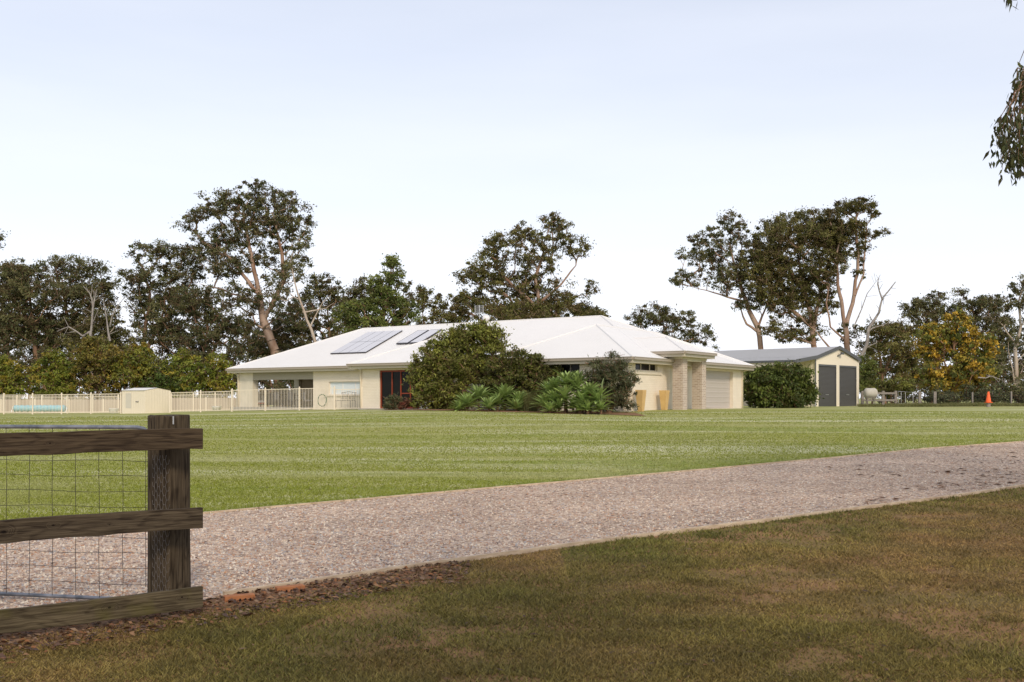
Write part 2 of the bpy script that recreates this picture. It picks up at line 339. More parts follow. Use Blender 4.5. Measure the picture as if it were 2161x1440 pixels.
# numpy value noise
_T = rng.random((256, 256))
def vnoise(x, y, s):
    x = np.asarray(x) * s + 1000; y = np.asarray(y) * s + 1000
    xi = np.floor(x).astype(int); yi = np.floor(y).astype(int); fx = x - xi; fy = y - yi
    fx = fx * fx * (3 - 2 * fx); fy = fy * fy * (3 - 2 * fy)
    g = lambda a, b: _T[a % 256, b % 256]
    return (g(xi, yi) * (1 - fx) + g(xi + 1, yi) * fx) * (1 - fy) + (g(xi, yi + 1) * (1 - fx) + g(xi + 1, yi + 1) * fx) * fy

# ------------------------------------------------------------------ ground, driveway
def grid_sheet(name, xs, ys, mat_, dz=0.0):
    X, Y = np.meshgrid(xs, ys); Z = gz(X, Y) + dz
    V = np.stack([X, Y, Z], -1).reshape(-1, 3); nx, ny = len(xs), len(ys)
    i = (np.arange(ny - 1)[:, None] * nx + np.arange(nx - 1)[None]).ravel()
    return mesh_np(name, V, np.stack([i, i + 1, i + nx + 1, i + nx], -1), mat_, smooth=True)
xs = np.concatenate([-np.geomspace(1500, 45, 18), np.arange(-44, 44.1, .8), np.geomspace(45, 1500, 18)])
ys = np.concatenate([-np.geomspace(300, 22, 10), np.arange(-20, 90, .8), np.geomspace(92, 3000, 22)])
tag(grid_sheet('ground', xs, ys, M['lawn']), kind='structure')
near_px = [(470, 1265), (633, 1236), (753, 1222), (886, 1200), (1000, 1185), (1194, 1159), (1301, 1144), (1515, 1117), (1700, 1092), (1862, 1071), (2026, 1049), (2161, 1029)]
far_px = [(0, 1128), (220, 1107), (439, 1087), (607, 1072), (772, 1057.5), (1100, 1028), (1350, 1006), (1600, 983), (1801, 965), (1956, 949), (2161, 934)]
NE = [ground_at(*p) for p in near_px]; FE = [ground_at(*p) for p in far_px]
NE = [(-16, -3.0), (-9.0, 3.2), (-5.0, 5.9), (-3.6, 6.75), (-2.9, 7.15)] + NE
d = Vector(NE[-1]) - Vector(NE[-4]); d.normalize(); NE += [tuple(Vector(NE[-1]) + d * k) for k in (10, 25, 50)]
d = Vector(FE[-1]) - Vector(FE[-4]); d.normalize(); FE += [tuple(Vector(FE[-1]) + d * k) for k in (10, 25, 50)]
d = Vector(FE[0]) - Vector(FE[2]); d.normalize(); FE = [tuple(Vector(FE[0]) + d * k) for k in (20, 8)] + FE
def resample(pl, n):
    pl = np.array(pl, float); s = np.r_[0, np.cumsum(np.hypot(*np.diff(pl, axis=0).T))]; t = np.linspace(0, s[-1], n)
    return np.stack([np.interp(t, s, pl[:, 0]), np.interp(t, s, pl[:, 1])], -1)
def edge_y(pl, x):
    pl = np.array(pl); o = np.argsort(pl[:, 0]); return np.interp(x, pl[o, 0], pl[o, 1])
def strip(name, xs, lo, hi, n, mat_, dz):
    V = []
    for j in range(n + 1):
        t = j / n; y = lo * (1 - t) + hi * t; V.append(np.stack([xs, y, gz(xs, y) + dz], -1))
    V = np.concatenate(V); nx = len(xs)
    i = (np.arange(n)[:, None] * nx + np.arange(nx - 1)[None]).ravel()
    return mesh_np(name, V, np.stack([i, i + 1, i + nx + 1, i + nx], -1), mat_, smooth=True)
gx = np.arange(-16, 42, .25)
jit = (vnoise(gx, gx * 0, 1.7) - .5) * .10 + (vnoise(gx, gx * 0 + 9, 5) - .5) * .05
tag(strip('driveway', gx, edge_y(NE, gx) + jit * 0.6, edge_y(FE, gx) + jit, 40, M['gravel'], .022), kind='structure')
gx2 = np.arange(-16, 42, .4)
tag(strip('verge', gx2, np.full_like(gx2, -14.0), edge_y(NE, gx2) + .05, 60, M['verge'], .010), kind='structure')
# mulch and leaf litter bed beside the fence
BED = [(-9, 1.5, 3.2), (-5, 4.9, 6.1), (-3.4, 6.0, 6.95), (-2.6, 6.85, 7.55), (-1.6, 7.8, 8.25), (-.6, 8.82, 8.9), (.1, 9.25, 9.3)]
bx = np.arange(-9, -.55, .12); blo = np.interp(bx, [b[0] for b in BED], [b[1] for b in BED]); bhi = np.interp(bx, [b[0] for b in BED], [b[2] for b in BED])
bhi = np.where(bx > -2.6, edge_y(NE, bx) - .02, bhi); jl = (vnoise(bx, bx * 0 + 3, 3) - .5) * .3
tag(strip('mulch_bed', bx, np.minimum(blo + jl, bhi - .02), bhi, 6, M['soilbed'], .016), kind='structure')

# ------------------------------------------------------------------ grass blades, litter, stones
def blades(name, x, y, h, wd, col, mat_, label, dz=0.01):
    n = len(x); z = gz(x, y) + dz; a = rng.random(n) * 2 * np.pi; lean = rng.normal(0, .9, (n, 2)) * h[:, None]
    V = np.empty((n, 3, 3), np.float32)
    V[:, 0] = np.stack([x - np.cos(a) * wd, y - np.sin(a) * wd, z], -1); V[:, 1] = np.stack([x + np.cos(a) * wd, y + np.sin(a) * wd, z], -1)
    V[:, 2] = np.stack([x + lean[:, 0], y + lean[:, 1], z + h], -1)
    o = mesh_np(name, V.reshape(-1, 3), np.arange(n * 3).reshape(-1, 3), mat_, col=np.repeat(col, 3, 0))
    return tag(o, label, 'grass', kind='stuff')
def frustum_pts(n, d0, d1, pw=1.3, wide=.62):
    u = rng.random(n); D = (d0 ** (1 - pw) + u * (d1 ** (1 - pw) - d0 ** (1 - pw))) ** (1 / (1 - pw)); X = (rng.random(n) * 2 - 1) * wide * D
    return X, D
def lerp(a, b, t): return np.array(a)[None] * (1 - t[:, None]) + np.array(b)[None] * t[:, None]
X, D = frustum_pts(860000, 4.4, 26, 1.15, .86)
ne = edge_y(NE, X)
keep = D < ne + .03 - .03 * rng.random(len(X))
inbed = (X < -.5) & (D > np.interp(X, bx, blo) - .25 + .3 * (vnoise(X, D, 5) - .5))
bt = np.clip(1.15 - np.clip(X + 2.2, 0, 9) * .42, .15, 1) * np.clip((D - np.interp(X, bx, blo) + .25) / .6, 0, 1); keep &= ~(inbed & (rng.random(len(X)) < bt ** .7 * .97))
bare = vnoise(X, D, .9) * .6 + vnoise(X, D, 3.1) * .4
keep &= ~((bare > .62) & (rng.random(len(X)) > .35))
X, D, bare = X[keep], D[keep], bare[keep]
t1 = np.clip(vnoise(X, D, .55) * 1.2 + vnoise(X, D, 2.3) * .7 - .55, 0, 1)
t2 = np.clip((vnoise(X + 50, D, .35) * .6 + vnoise(X, D + 70, 1.5) * .4 + np.clip((D - ne[keep] + 2.5) / 2.5, 0, 1) * .45 * (X > .5) - .52) * 2.0, 0, 1)
c = lerp((.265, .225, .075), (.35, .24, .11), t1); c = c * (1 - t2[:, None]) + lerp((.16, .175, .05), (.225, .22, .065), rng.random(len(X))) * t2[:, None]
c = c * np.array((.90, .84, .70)) * (.4 + 1.3 * rng.random(len(X)) ** 1.2)[:, None] * (.8 + .5 * vnoise(X, D, 2.6))[:, None]
h = (.010 + .018 * rng.random(len(X))) * (1 + .6 * t2) * (.5 + 1.0 * vnoise(X, D, 4))
blades('verge_grass', X, D, h, .0028 + .0004 * D, c, M['grass'], 'patchy olive and brown mown grass in the shaded foreground', .012)
X, D = frustum_pts(420000, 12, 46, 1.5, .75)
fe = edge_y(FE, X); keep = D > fe - .02
X, D, fe = X[keep], D[keep], fe[keep]
s1 = np.clip((vnoise(X * .10 + D * .012, D * .75, 1) * .6 + vnoise(X * .4, D, 1.2) * .4 - .46) * 5, 0, 1) * (.35 + .9 * vnoise(X * .3, D * .4, .7))
ed = np.clip(1 - (D - fe) / .8, 0, 1)
c = lerp((.25, .28, .035), (.50, .485, .26), s1 * .6); c = c * (1 - ed[:, None] * .55) + np.array((.16, .22, .04)) * ed[:, None] * .55
c *= (.7 + .6 * rng.random(len(X)))[:, None]
blades('lawn_grass', X, D, (.014 + .022 * rng.random(len(X))) * (1 + .8 * ed), .003 + .0003 * D, c, M['grass'], 'short bright green lawn blades beyond the gravel drive', 0)
def chips(name, x, y, sz, col, mat_, label, cat, dz, thin=.25, asp=.35, stand=.3):
    n = len(x); z = gz(x, y) + dz; a = rng.random(n) * 2 * np.pi; ca, sa = np.cos(a), np.sin(a); up = rng.random(n) * sz * stand
    V = np.empty((n, 4, 3)); w_ = sz * asp
    V[:, 0] = np.stack([x - ca * sz, y - sa * sz, z], -1); V[:, 1] = np.stack([x + sa * w_, y - ca * w_, z + up], -1)
    V[:, 2] = np.stack([x + ca * sz, y + sa * sz, z + up * rng.random(n)], -1); V[:, 3] = np.stack([x - sa * w_, y + ca * w_, z + up * .3], -1)
    o = mesh_np(name, V.reshape(-1, 3), np.arange(n * 4).reshape(-1, 4), mat_, col=np.repeat(col, 4, 0))
    return tag(o, label, cat, kind='stuff')
n = 13000; X = -7.5 + 7.1 * rng.random(n) ** 1.15; t = rng.random(n); lo = np.interp(X, bx, blo); hi = np.interp(X, bx, bhi); Y = lo - .45 + (hi - lo + .45) * t ** .8
pal = np.array([(.20, .10, .055), (.30, .17, .09), (.12, .07, .05), (.26, .17, .11), (.09, .06, .05), (.27, .12, .05)])
chips('leaf_litter', X, Y, .010 + .026 * rng.random(n) ** 2.2, pal[rng.integers(0, 6, n)], M['litter'], 'dry brown leaves and bark chips under the timber fence', 'leaf litter', .030, stand=.8)
X, D = frustum_pts(26000, 5, 34, 1.5); pr_ = np.clip((X - D * .25) / 4, 0, 1) * (vnoise(X * .5, D * .5, 1.2) > .45)
keep = rng.random(len(X)) < np.where(D > edge_y(NE, X), np.where(D < edge_y(FE, X), .16 + .84 * pr_, .03), .05 + .04 * (vnoise(X, D, 1.2) > .6))
X, D = X[keep], D[keep]; n = len(X)
chips('scattered_leaves', X, D, (.010 + .026 * rng.random(n) ** 2) * (.8 + D / 22), pal[rng.integers(0, 6, n)] * .8, M['litter'], 'fallen gum leaves and twigs scattered across drive and grass', 'fallen leaves', .035, asp=.22)
n = 2600; X = rng.uniform(5, 16, n); t = rng.beta(1.3, 3.2, n); D = edge_y(NE, X) * (1 - t) + edge_y(FE, X) * t; kk = vnoise(X, D, .9) > .42; X, D = X[kk], D[kk]; n = len(X)
chips('bark_debris', X, D, .02 + .09 * rng.random(n) ** 2.5, pal[rng.integers(0, 6, n)] * .6, M['litter'], 'dark strips of shed bark and twigs on the right of the drive', 'bark debris', .03, asp=.14)
# loose stones
X, D = frustum_pts(150000, 6.2, 34, 1.7, .6); keep = (D > edge_y(NE, X) + .01) & (D < edge_y(FE, X) - .02); X, D = X[keep], D[keep]; n = len(X)
sz = .005 + .014 * rng.random(n) ** 1.6; z = gz(X, D) + .022
V = np.empty((n, 5, 3)); aa = rng.random(n) * 6.28
for k in range(4):
    r_ = sz * (.7 + .6 * rng.random(n)); V[:, k] = np.stack([X + np.cos(aa + k * 1.57) * r_, D + np.sin(aa + k * 1.57) * r_, z - .002 + 0 * r_], -1)
V[:, 4] = np.stack([X + rng.normal(0, .3, n) * sz, D + rng.normal(0, .3, n) * sz, z + sz * (.6 + .5 * rng.random(n))], -1)
b0 = np.arange(n)[:, None] * 5
Fc = np.concatenate([b0 + np.array([[k, (k + 1) % 4, 4]]) for k in range(4)])
pal2 = np.array([(.64, .50, .37), (.76, .66, .53), (.46, .32, .24), (.30, .23, .20), (.52, .42, .36), (.44, .24, .14), (.40, .38, .37)])
tag(mesh_np('loose_stones', V.reshape(-1, 3), Fc, M['stone'], col=np.repeat(pal2[rng.integers(0, 7, n)], 5, 0)), 'loose pinkish gravel stones lying on the driveway', 'gravel', kind='stuff')
# driveway edging boards
def edging(name, pts, label, wd=.035, hgt=.05):
    mb = MB()
    for (x0, y0), (x1, y1) in zip(pts[:-1], pts[1:]):
        dx, dy = x1 - x0, y1 - y0; l = math.hypot(dx, dy); nx, ny = -dy / l * wd / 2, dx / l * wd / 2
        z0, z1 = float(gz(x0, y0)), float(gz(x1, y1)); i = len(mb.v)
        for (x, y, z) in ((x0, y0, z0), (x1, y1, z1)):
            mb.v += [(x - nx, y - ny, z - .05), (x + nx, y + ny, z - .05), (x + nx, y + ny, z + hgt), (x - nx, y - ny, z + hgt)]
        for f in ((0, 1, 2, 3), (7, 6, 5, 4), (0, 4, 5, 1), (1, 5, 6, 2), (2, 6, 7, 3), (3, 7, 4, 0)): mb.f.append(tuple(i + a for a in f))
    return tag(mb.build(name, M['edge']), label, 'edging')
rs = resample(NE[5:], 60); rs[:, 1] += (vnoise(rs[:, 0], rs[:, 0] * 0, .8) - .5) * .06
edging('drive_edging', [tuple(p) for p in rs], 'pale timber edging along the near side of the gravel drive', .035, .056)
rs = resample(FE, 50)
edging('drive_edging', [tuple(p) for p in rs], 'thin pale timber edging between gravel drive and green lawn', .03, .045)
for k, (px, py, rz, lab) in enumerate([(505, 1272, 2, 'orange cored brick lying at the end of the drive edging'), (612, 1252, 6, 'second orange cored brick along the drive edging from the fence post')]):
    x, y = ground_at(px, py); r = empty('brick', (x, y, -.018), R(rz + 22), lab, 'brick')
    MB().box(-.115, .115, -.04, .04, .005, .085).build('brick_block', M['obrick'], r, bevel=.004)
    mb = MB()
    for q in range(5):
        cx = -.08 + .04 * q; i = len(mb.v)
        for j in range(10):
            an = j * math.pi / 5; mb.v.append((cx + .010 * math.cos(an), -.042, .047 + .017 * math.sin(an)))
        mb.f.append(tuple(range(i, i + 10)))
    mb.build('core_holes', M['hole'], r)

# ------------------------------------------------------------------ timber fence, post and gate in the foreground
fr = empty('timber_fence', (-2.3, 7.3, 0), 0, 'dark weathered timber post and three rail fence in the left foreground', 'fence')
RA = Vector((-2.29, 7.2, 0)); RB = Vector((-5.0, 5.12, 0)); dr = (RB - RA).normalized(); ang = math.atan2(dr.y, dr.x)
def rail(z, hgt, m, seed, label, tilt=0):
    o = bpy.data.objects.new('rail', None)
    rr = random.Random(seed); mb = MB(); n = 28; ln = 3.3
    for k in range(n + 1):
        x = -.035 + ln * k / n; wob = .004 * math.sin(x * 3 + seed) ; t = .004 * rr.uniform(-1, 1)
        mb.v += [(x, -.02, z - hgt + wob + t), (x, .02, z - hgt + wob + t), (x, .02, z + wob + t * .5), (x, -.02, z + wob + t * .5)]
    for k in range(n):
        a = k * 4
        for j in range(4): mb.f.append((a + j, a + (j + 1) % 4, a + 4 + (j + 1) % 4, a + 4 + j))
    mb.f += [(3, 2, 1, 0), (n * 4, n * 4 + 1, n * 4 + 2, n * 4 + 3)]
    q = mb.build('rail', m, None, bevel=.004, label=label)
    q.parent = fr; q.location = RA - Vector((-2.3, 7.3, 0)); q.rotation_euler = (0, 0, ang)
    return q
rail(EYE - .221, .149, M['rail'], 1, 'top rail with long dark cracks')
rail(EYE - .792, .150, M['railk'], 5, 'middle rail with swirling knots')
rail(EYE - 1.372, .152, M['railm'], 9, 'bottom rail stained with green moss')
def fence_post(px0, D, wdt, top, nm=''):
    x = (px0 - 1080.5) / F * D - (-2.3); mb = MB(); n = 22; zz = [-.4, 0, .2, .5, .8, 1.1, 1.3, top - .012, top]
    for k, z in enumerate(zz):
        for j in range(n):
            an = 2 * math.pi * j / n; e = 3.2
            cx, cy = math.cos(an + .5), math.sin(an + .5)
            rr = (abs(cx) ** e + abs(cy) ** e) ** (-1 / e) * wdt / 2 * (1 + .02 * math.sin(j * 2.1 + z) + (.02 if z < .4 else 0)) * (.97 if k == len(zz) - 1 else 1)
            mb.v.append((x + rr * math.cos(an), D - 7.3 + rr * math.sin(an), z + (.006 * math.sin(j * 1.3) if k >= len(zz) - 2 else 0)))
    for k in range(len(zz) - 1):
        for j in range(n): mb.f.append((k * n + j, k * n + (j + 1) % n, (k + 1) * n + (j + 1) % n, (k + 1) * n + j))
    mb.f.append(tuple((len(zz) - 1) * n + j for j in range(n)))
    return mb.build('post', M['post'], fr, uv='box', smooth=False)
# grain runs up the post: build with its own rotated frame
PD = 7.40
pm = wood_mat('post_timber', (.100, .075, .048), (.022, .015, .009), False)
for nn in pm.node_tree.nodes:
    if nn.type == 'MAPPING': s_ = nn.inputs['Scale'].default_value; nn.inputs['Scale'].default_value = (s_[1] * .9, s_[2] * .9, s_[0])
M['post'] = pm
fence_post(357, PD, .262, EYE - .128); fence_post(-700, 5.75, .25, EYE - .13)
# hexagonal netting wrapped on the post
mb = MB(); cxp = (357 - 1080.5) / F * PD + 2.3; hw = .034
def wrap(s, z):
    an = -math.pi / 2 - .62 + s / .14; r = .1485; return (cxp + r * math.cos(an) * 1.0, PD - 7.3 + r * math.sin(an), z)
for i in range(3):
    for j in range(34):
        s0 = .02 + i * hw * 1.5 * .8 + (j % 2) * hw * .6; z0 = .16 + j * .033
        if z0 > 1.18: continue
        pts = [wrap(s0 - hw * .2, z0), wrap(s0 + hw * .2, z0), wrap(s0 + hw * .4, z0 + .033), wrap(s0 + hw * .2, z0 + .066)]
        mb.tube([wrap(s0 - hw * .2, z0), wrap(s0 + hw * .2, z0)], .0012, 4); mb.tube([wrap(s0 + hw * .2, z0), wrap(s0 + hw * .4, z0 + .033)], .0012, 4)
        mb.tube([wrap(s0 - hw * .2, z0), wrap(s0 - hw * .4, z0 + .033)], .0012, 4)
mb.build('hexagonal_netting', M['hexw'], fr)
MB().box(cxp + .075, cxp + .083, PD - 7.3 - .142, PD - 7.3 - .136, EYE - .19, EYE - .132).build('staple', M['alum'], fr)

ga = P(-120, 841, 7.85); gb = P(331, 841, 7.56); gdir = (gb - ga); glen = gdir.length; gate = empty('farm_gate', (ga.x, ga.y, 0), math.atan2(gdir.y, gdir.x), 'galvanised tube gate with square wire mesh behind the timber rails', 'gate')
gt, gb_ = EYE - .222, EYE - 1.545; pr = .0155
pts = [(-.6, 0, gt), (glen - .16, 0, gt)] + [(glen - .16 + .13 * math.sin(a), 0, gt - .13 + .13 * math.cos(a)) for a in (.4, .8, 1.2, 1.57)] + [(glen - .03, 0, gb_ + .13)]
pts += [(glen - .16 + .13 * math.cos(a), 0, gb_ + .13 - .13 * math.sin(a)) for a in (.4, .8, 1.2, 1.57)] + [(-.6, 0, gb_ + .02)]
MB().tube(pts, pr, 12).build('tube_frame', M['galv'], gate, smooth=True)
mb = MB(); k = 0; x = glen - .275
while x > -.6:
    mb.tube([(x + .003 * math.sin(z * 9 + k), -.012, z) for z in np.linspace(gb_, gt, 12)], .0021, 5); x -= .197; k += 1
mb.tube([(glen - .085, -.012, gb_ + .1), (glen - .085, -.012, gt - .1)], .0021, 5)
z = gt - .14
while z > gb_ + .05:
    mb.tube([(x, -.015, z + .006 * math.sin(x * 6 + z * 11)) for x in np.linspace(-.6, glen - .03, 24)], .0019, 5); z -= .118
mb.build('wire_mesh', M['wire'], gate)

# ------------------------------------------------------------------ the house (local x = right along the long front, y = back, z up from the floor)
TH = R(34.0); CS, SN = math.cos(TH), math.sin(TH); CX, CY, Z0 = 5.53, 45.3, 1.06
H = empty('house', (CX, CY, Z0), -TH, 'long low cream brick house with white metal hip roof', 'house')
def Uat(px, V): r = (px - 1080.5) / F; return (CX + SN * V - r * (CY + CS * V)) / (CS + r * SN)
def Vat(px, U): r = (px - 1080.5) / F; return (r * (CY + SN * U) - CX + CS * U) / (SN - r * CS)
def Yat(U, V): return CY + SN * U + CS * V
def zat(py, U, V): return (HOR - py) / F * Yat(U, V) + EYE - Z0
ZG = 2.45; TAN = .442
caps = MB()
def hip(x0, x1, y0, y1, z, parent, nm='roof', th=.03):
    w_, d_ = x1 - x0, y1 - y0; h = min(w_, d_) / 2; zr = z + h * TAN
    if w_ >= d_: r0, r1 = (x0 + h, y0 + h, zr), (x1 - h, y0 + h, zr)
    else: r0, r1 = (x0 + h, y0 + h, zr), (x0 + h, y1 - h, zr)
    a, b, c_, e = (x0, y0, z), (x1, y0, z), (x1, y1, z), (x0, y1, z); mb = MB()
    if w_ >= d_: mb.quad(a, b, r1, r0); mb.quad(b, c_, r1); mb.quad(c_, e, r0, r1); mb.quad(e, a, r0); hips = [(a, r0), (e, r0), (b, r1), (c_, r1)]
    else: mb.quad(a, b, r0); mb.quad(b, c_, r1, r0); mb.quad(c_, e, r1); mb.quad(e, a, r0, r1); hips = [(a, r0), (b, r0), (c_, r1), (e, r1)]
    for p, q in hips + [(r0, r1)]:
        p, q = Vector(p), Vector(q)
        if (q - p).length > .1: caps.tube([p + Vector((0, 0, -.012)), q + Vector((0, 0, -.012))], .055, 6)
    return mb, (r0, r1)
roofs = MB()
def merge(mb): i = len(roofs.v); roofs.v += mb.v; roofs.f += [tuple(i + a for a in f) for f in mb.f]
GL = -Uat(479, 2.2)   # left end of gutter line
B2 = -Uat(734, 0.0)
mA, rA = hip(GL, -.06, 2.2, 14.6, ZG, H); merge(mA)
mB_, rB = hip(-8.6, 0, 0, 15.6, ZG, H); merge(mB_)
mC, rC = hip(B2, -8.1, 0.012, 14.0, ZG, H); merge(mC)
mD, rD = hip(-6.0, .9, 3.75, 7.5, ZG + .39, H); merge(mD)
rf = roofs.build('roof', M['roof'], H, uv='roof')
caps.build('ridge_capping', M['roofcap'], rf)
def gutter_run(pts, z, nm='gutter'):
    g = MB(); f_ = MB()
    for (x0, y0), (x1, y1) in zip(pts[:-1], pts[1:]):
        dx, dy = x1 - x0, y1 - y0; l = math.hypot(dx, dy); ux, uy = dx / l, dy / l; nx, ny = -uy, ux   # left of travel is inside
        def bx_(m, e, o0, o1, z0, z1):
            P4 = [(x0 - ux * e + nx * o0, y0 - uy * e + ny * o0), (x1 + ux * e + nx * o0, y1 + uy * e + ny * o0), (x1 + ux * e + nx * o1, y1 + uy * e + ny * o1), (x0 - ux * e + nx * o1, y0 - uy * e + ny * o1)]
            i = len(m.v); m.v += [(a, b, z0) for a, b in P4] + [(a, b, z1) for a, b in P4]
            for q in ((0, 3, 2, 1), (4, 5, 6, 7), (0, 1, 5, 4), (1, 2, 6, 5), (2, 3, 7, 6), (3, 0, 4, 7)): m.f.append(tuple(i + a for a in q))
        bx_(g, .0, -.125, .0, z - .125, z + .004)
        bx_(g, .0, -.14, -.10, z - .015, z + .012)
        bx_(f_, -.002, .003, .03, z - .27, z - .012)
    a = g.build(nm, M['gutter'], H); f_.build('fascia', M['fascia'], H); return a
gutter_run([(GL, 14.6), (GL, 2.2), (B2, 2.2)], ZG); gutter_run([(B2, 2.2), (B2, 0), (0, 0), (0, 15.6), (-8.6, 15.6)], ZG)
gutter_run([(-.9, 3.75), (.9, 3.75), (.9, 7.5), (-.9, 7.5)], ZG + .39)
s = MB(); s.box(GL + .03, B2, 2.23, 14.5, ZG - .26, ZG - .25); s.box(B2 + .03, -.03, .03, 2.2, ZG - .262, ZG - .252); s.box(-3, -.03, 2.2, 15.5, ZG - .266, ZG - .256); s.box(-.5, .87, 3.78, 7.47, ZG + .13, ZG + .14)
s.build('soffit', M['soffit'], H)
def wall_x(x0, x1, y0, y1, z0, z1, ops):   # wall running along x with openings (a,b,zb,zt)
    mb = MB(); cur = x0
    for a, b, zb, zt in sorted(ops):
        mb.box(cur, a, y0, y1, z0, z1)
        if zb > z0 + .01: mb.box(a, b, y0, y1, z0, zb)
        if zt < z1 - .01: mb.box(a, b, y0, y1, zt, z1)
        cur = b
    mb.box(cur, x1, y0, y1, z0, z1); return mb
def wall_y(y0, y1, x0, x1, z0, z1, ops):
    m = wall_x(y0, y1, x0, x1, z0, z1, ops); m.v = [(b, a, z) for a, b, z in m.v]; m.f = [tuple(reversed(f)) for f in m.f]; return m
ZT = ZG - .27
WB = B2 + .55          # left corner of forward block
# forward front wall (y = .5)
u = lambda px, V=.5: -Uat(px, V)
rdx0, rdx1 = u(801), u(885); wdx0, wdx1 = u(1181), u(1223)
front_ops = [(rdx0, rdx1, -.02, zat(782, -rdx0, .5)), (wdx0, wdx1, .85, zat(764, -wdx0, .5)), (u(1060), u(1110), 1.0, 2.0)]
wall_x(WB, -.5, .5, .75, -.35, ZT, front_ops).build('wall', M['brick'], H, label='long front wall behind the shrubs')
# right side wall (x=-.5)
hw0, hw1 = Vat(1341, .5), Vat(1387.5, .5); gd0, gd1 = Vat(1546.5, .5) - 4.85, Vat(1547, .5)
en0, en1 = 5.1, 6.6
zt_g = zat(783, .5, gd0 + 2.4)
side_ops = [(hw0, hw1, zat(784.5, .5, hw1), zat(765.5, .5, hw1)), (en0, en1, -.02, 2.1), (gd0, gd1, -.02, zt_g)]
wall_y(.752, 15.1, -.75, -.5, -.35, ZT, side_ops).build('wall', M['brick'], H, label='right hand wall with garage door and entry')
# setback wall (y = 2.7) to the alfresco
AX0, AX1 = GL + .5, u(661, 2.7); PX1 = u(533.5, 2.7)
kw0, kw1 = u(694, 2.7), u(775, 2.7)
back_ops = [(PX1, AX1, -.02, ZT - .02), (kw0, kw1, .82, 1.57)]
wl = wall_x(AX1, WB - .002, 2.7, 2.95, -.35, ZT, [(kw0, kw1, zat(833, -kw0, 2.7), zat(806, -kw0, 2.7))]); wl.build('wall', M['brick'], H, label='set back wall with low white blinded window')
MB().box(AX0, PX1, 2.7, 3.15, -.35, ZT).build('pier', M['render'], H)
MB().box(AX0, AX0 + .45, 7.6, 8.1, -.35, ZT).build('pier', M['render'], H)
m = MB(); m.box(AX1, AX1 + .25, 2.952, 8.0, -.35, ZT); m.box(AX0 + .452, AX1, 7.8, 8.05, -.35, ZT); m.build('inner_wall', noise_mat('shaded_cream_patio_wall', (.33, .26, .18), (.28, .22, .15), 2), H)  # cream wall coloured darker: the patio's interior shade is put into its colour
MB().box(AX0, WB - .25, 14.0, 14.25, -.35, ZT).box(AX0, AX0 + .25, 8.102, 13.99, -.35, ZT).box(WB, -.76, 14.85, 15.1, -.35, ZT).box(WB, WB + .25, .76, 2.69, -.35, ZT).build('rear_wall', M['brick'], H)
MB().box(PX1, AX1, 2.72, 2.78, ZT - .47, ZT + .02).build('roller_shade', M['shade'], H)
MB().box(AX0 - .3, AX1, 2.3, 8.0, -.4, -.01).build('patio_slab', noise_mat('patio_concrete', (.4, .38, .34), (.33, .31, .28), 3), H)
MB().box(WB, -.3, .25, .49, -.4, -.02).build('footing_slab', noise_mat('slab_edge', (.42, .39, .34), (.36, .33, .29), 3), H)
def window_x(x0, x1, y, z0, z1, nm, fm, gm, nv=1, par=None, nh=0, fw=.05):
    f_ = MB(); f_.box(x0, x0 + fw, y, y + .07, z0, z1).box(x1 - fw, x1, y, y + .07, z0, z1).box(x0 + fw, x1 - fw, y, y + .07, z1 - fw, z1).box(x0 + fw, x1 - fw, y, y + .07, z0, z0 + fw)
    for k in range(1, nv + 1):
        xx = x0 + (x1 - x0) * k / (nv + 1); f_.box(xx - fw / 2, xx + fw / 2, y + .005, y + .065, z0 + fw, z1 - fw)
    for k in range(1, nh + 1):
        zz = z0 + (z1 - z0) * k / (nh + 1); f_.box(x0 + fw, x1 - fw, y + .01, y + .06, zz - fw / 2, zz + fw / 2)
    o = f_.build(nm, fm, par or H); MB().quad((x0, y + .04, z0), (x1, y + .04, z0), (x1, y + .04, z1), (x0, y + .04, z1)).build('pane', gm, o); return o
kz0, kz1 = zat(833, -kw0, 2.7), zat(806, -kw0, 2.7)
window_x(kw0 + .002, kw1 - .002, 2.80, kz0 + .002, kz1 - .002, 'window', M['white'], M['blind'], 2)
MB().box(kw0 - .1, kw1, 2.63, 2.78, kz0 - .1, kz0 - .002).build('window_sill', M['brick'], H)
window_x(wdx0 + .002, wdx1 - .002, .60, .852, front_ops[1][3] - .002, 'window', mat('brown_window_frame', (.22, .19, .16), .5), M['glass'], 1)
window_x(u(1060) + .002, u(1110) - .002, .60, 1.002, 1.998, 'window', M['white'], M['glass'], 1)
# red framed sliding doors
dz1 = front_ops[0][3]
dd = window_x(rdx0 + .002, rdx1 - .002, .56, -.015, dz1 - .002, 'glazed_door', M['red'], M['glass'], 0, fw=.09)
m = MB(); wdt = rdx1 - rdx0
for t in (.30, .52, .76): m.box(rdx0 + wdt * t - .035, rdx0 + wdt * t + .035, .56, .62, .075, dz1 - .09)
m.box(rdx0 + wdt * .52 + .036, rdx1 - .09, .57, .61, .78, .84); m.build('door_frame', M['red'], dd)
m = MB()
for k in range(6): m.box(rdx0 + .13 + .05 * k, rdx0 + .16 + .05 * k, .604, .606, .08, dz1 - .1)
m.build('curtain', M['blind'], dd)
MB().box(rdx0 - .1, rdx1 + .1, -.1, .49, -.4, -.15).build('door_step', M['terracotta'], H)
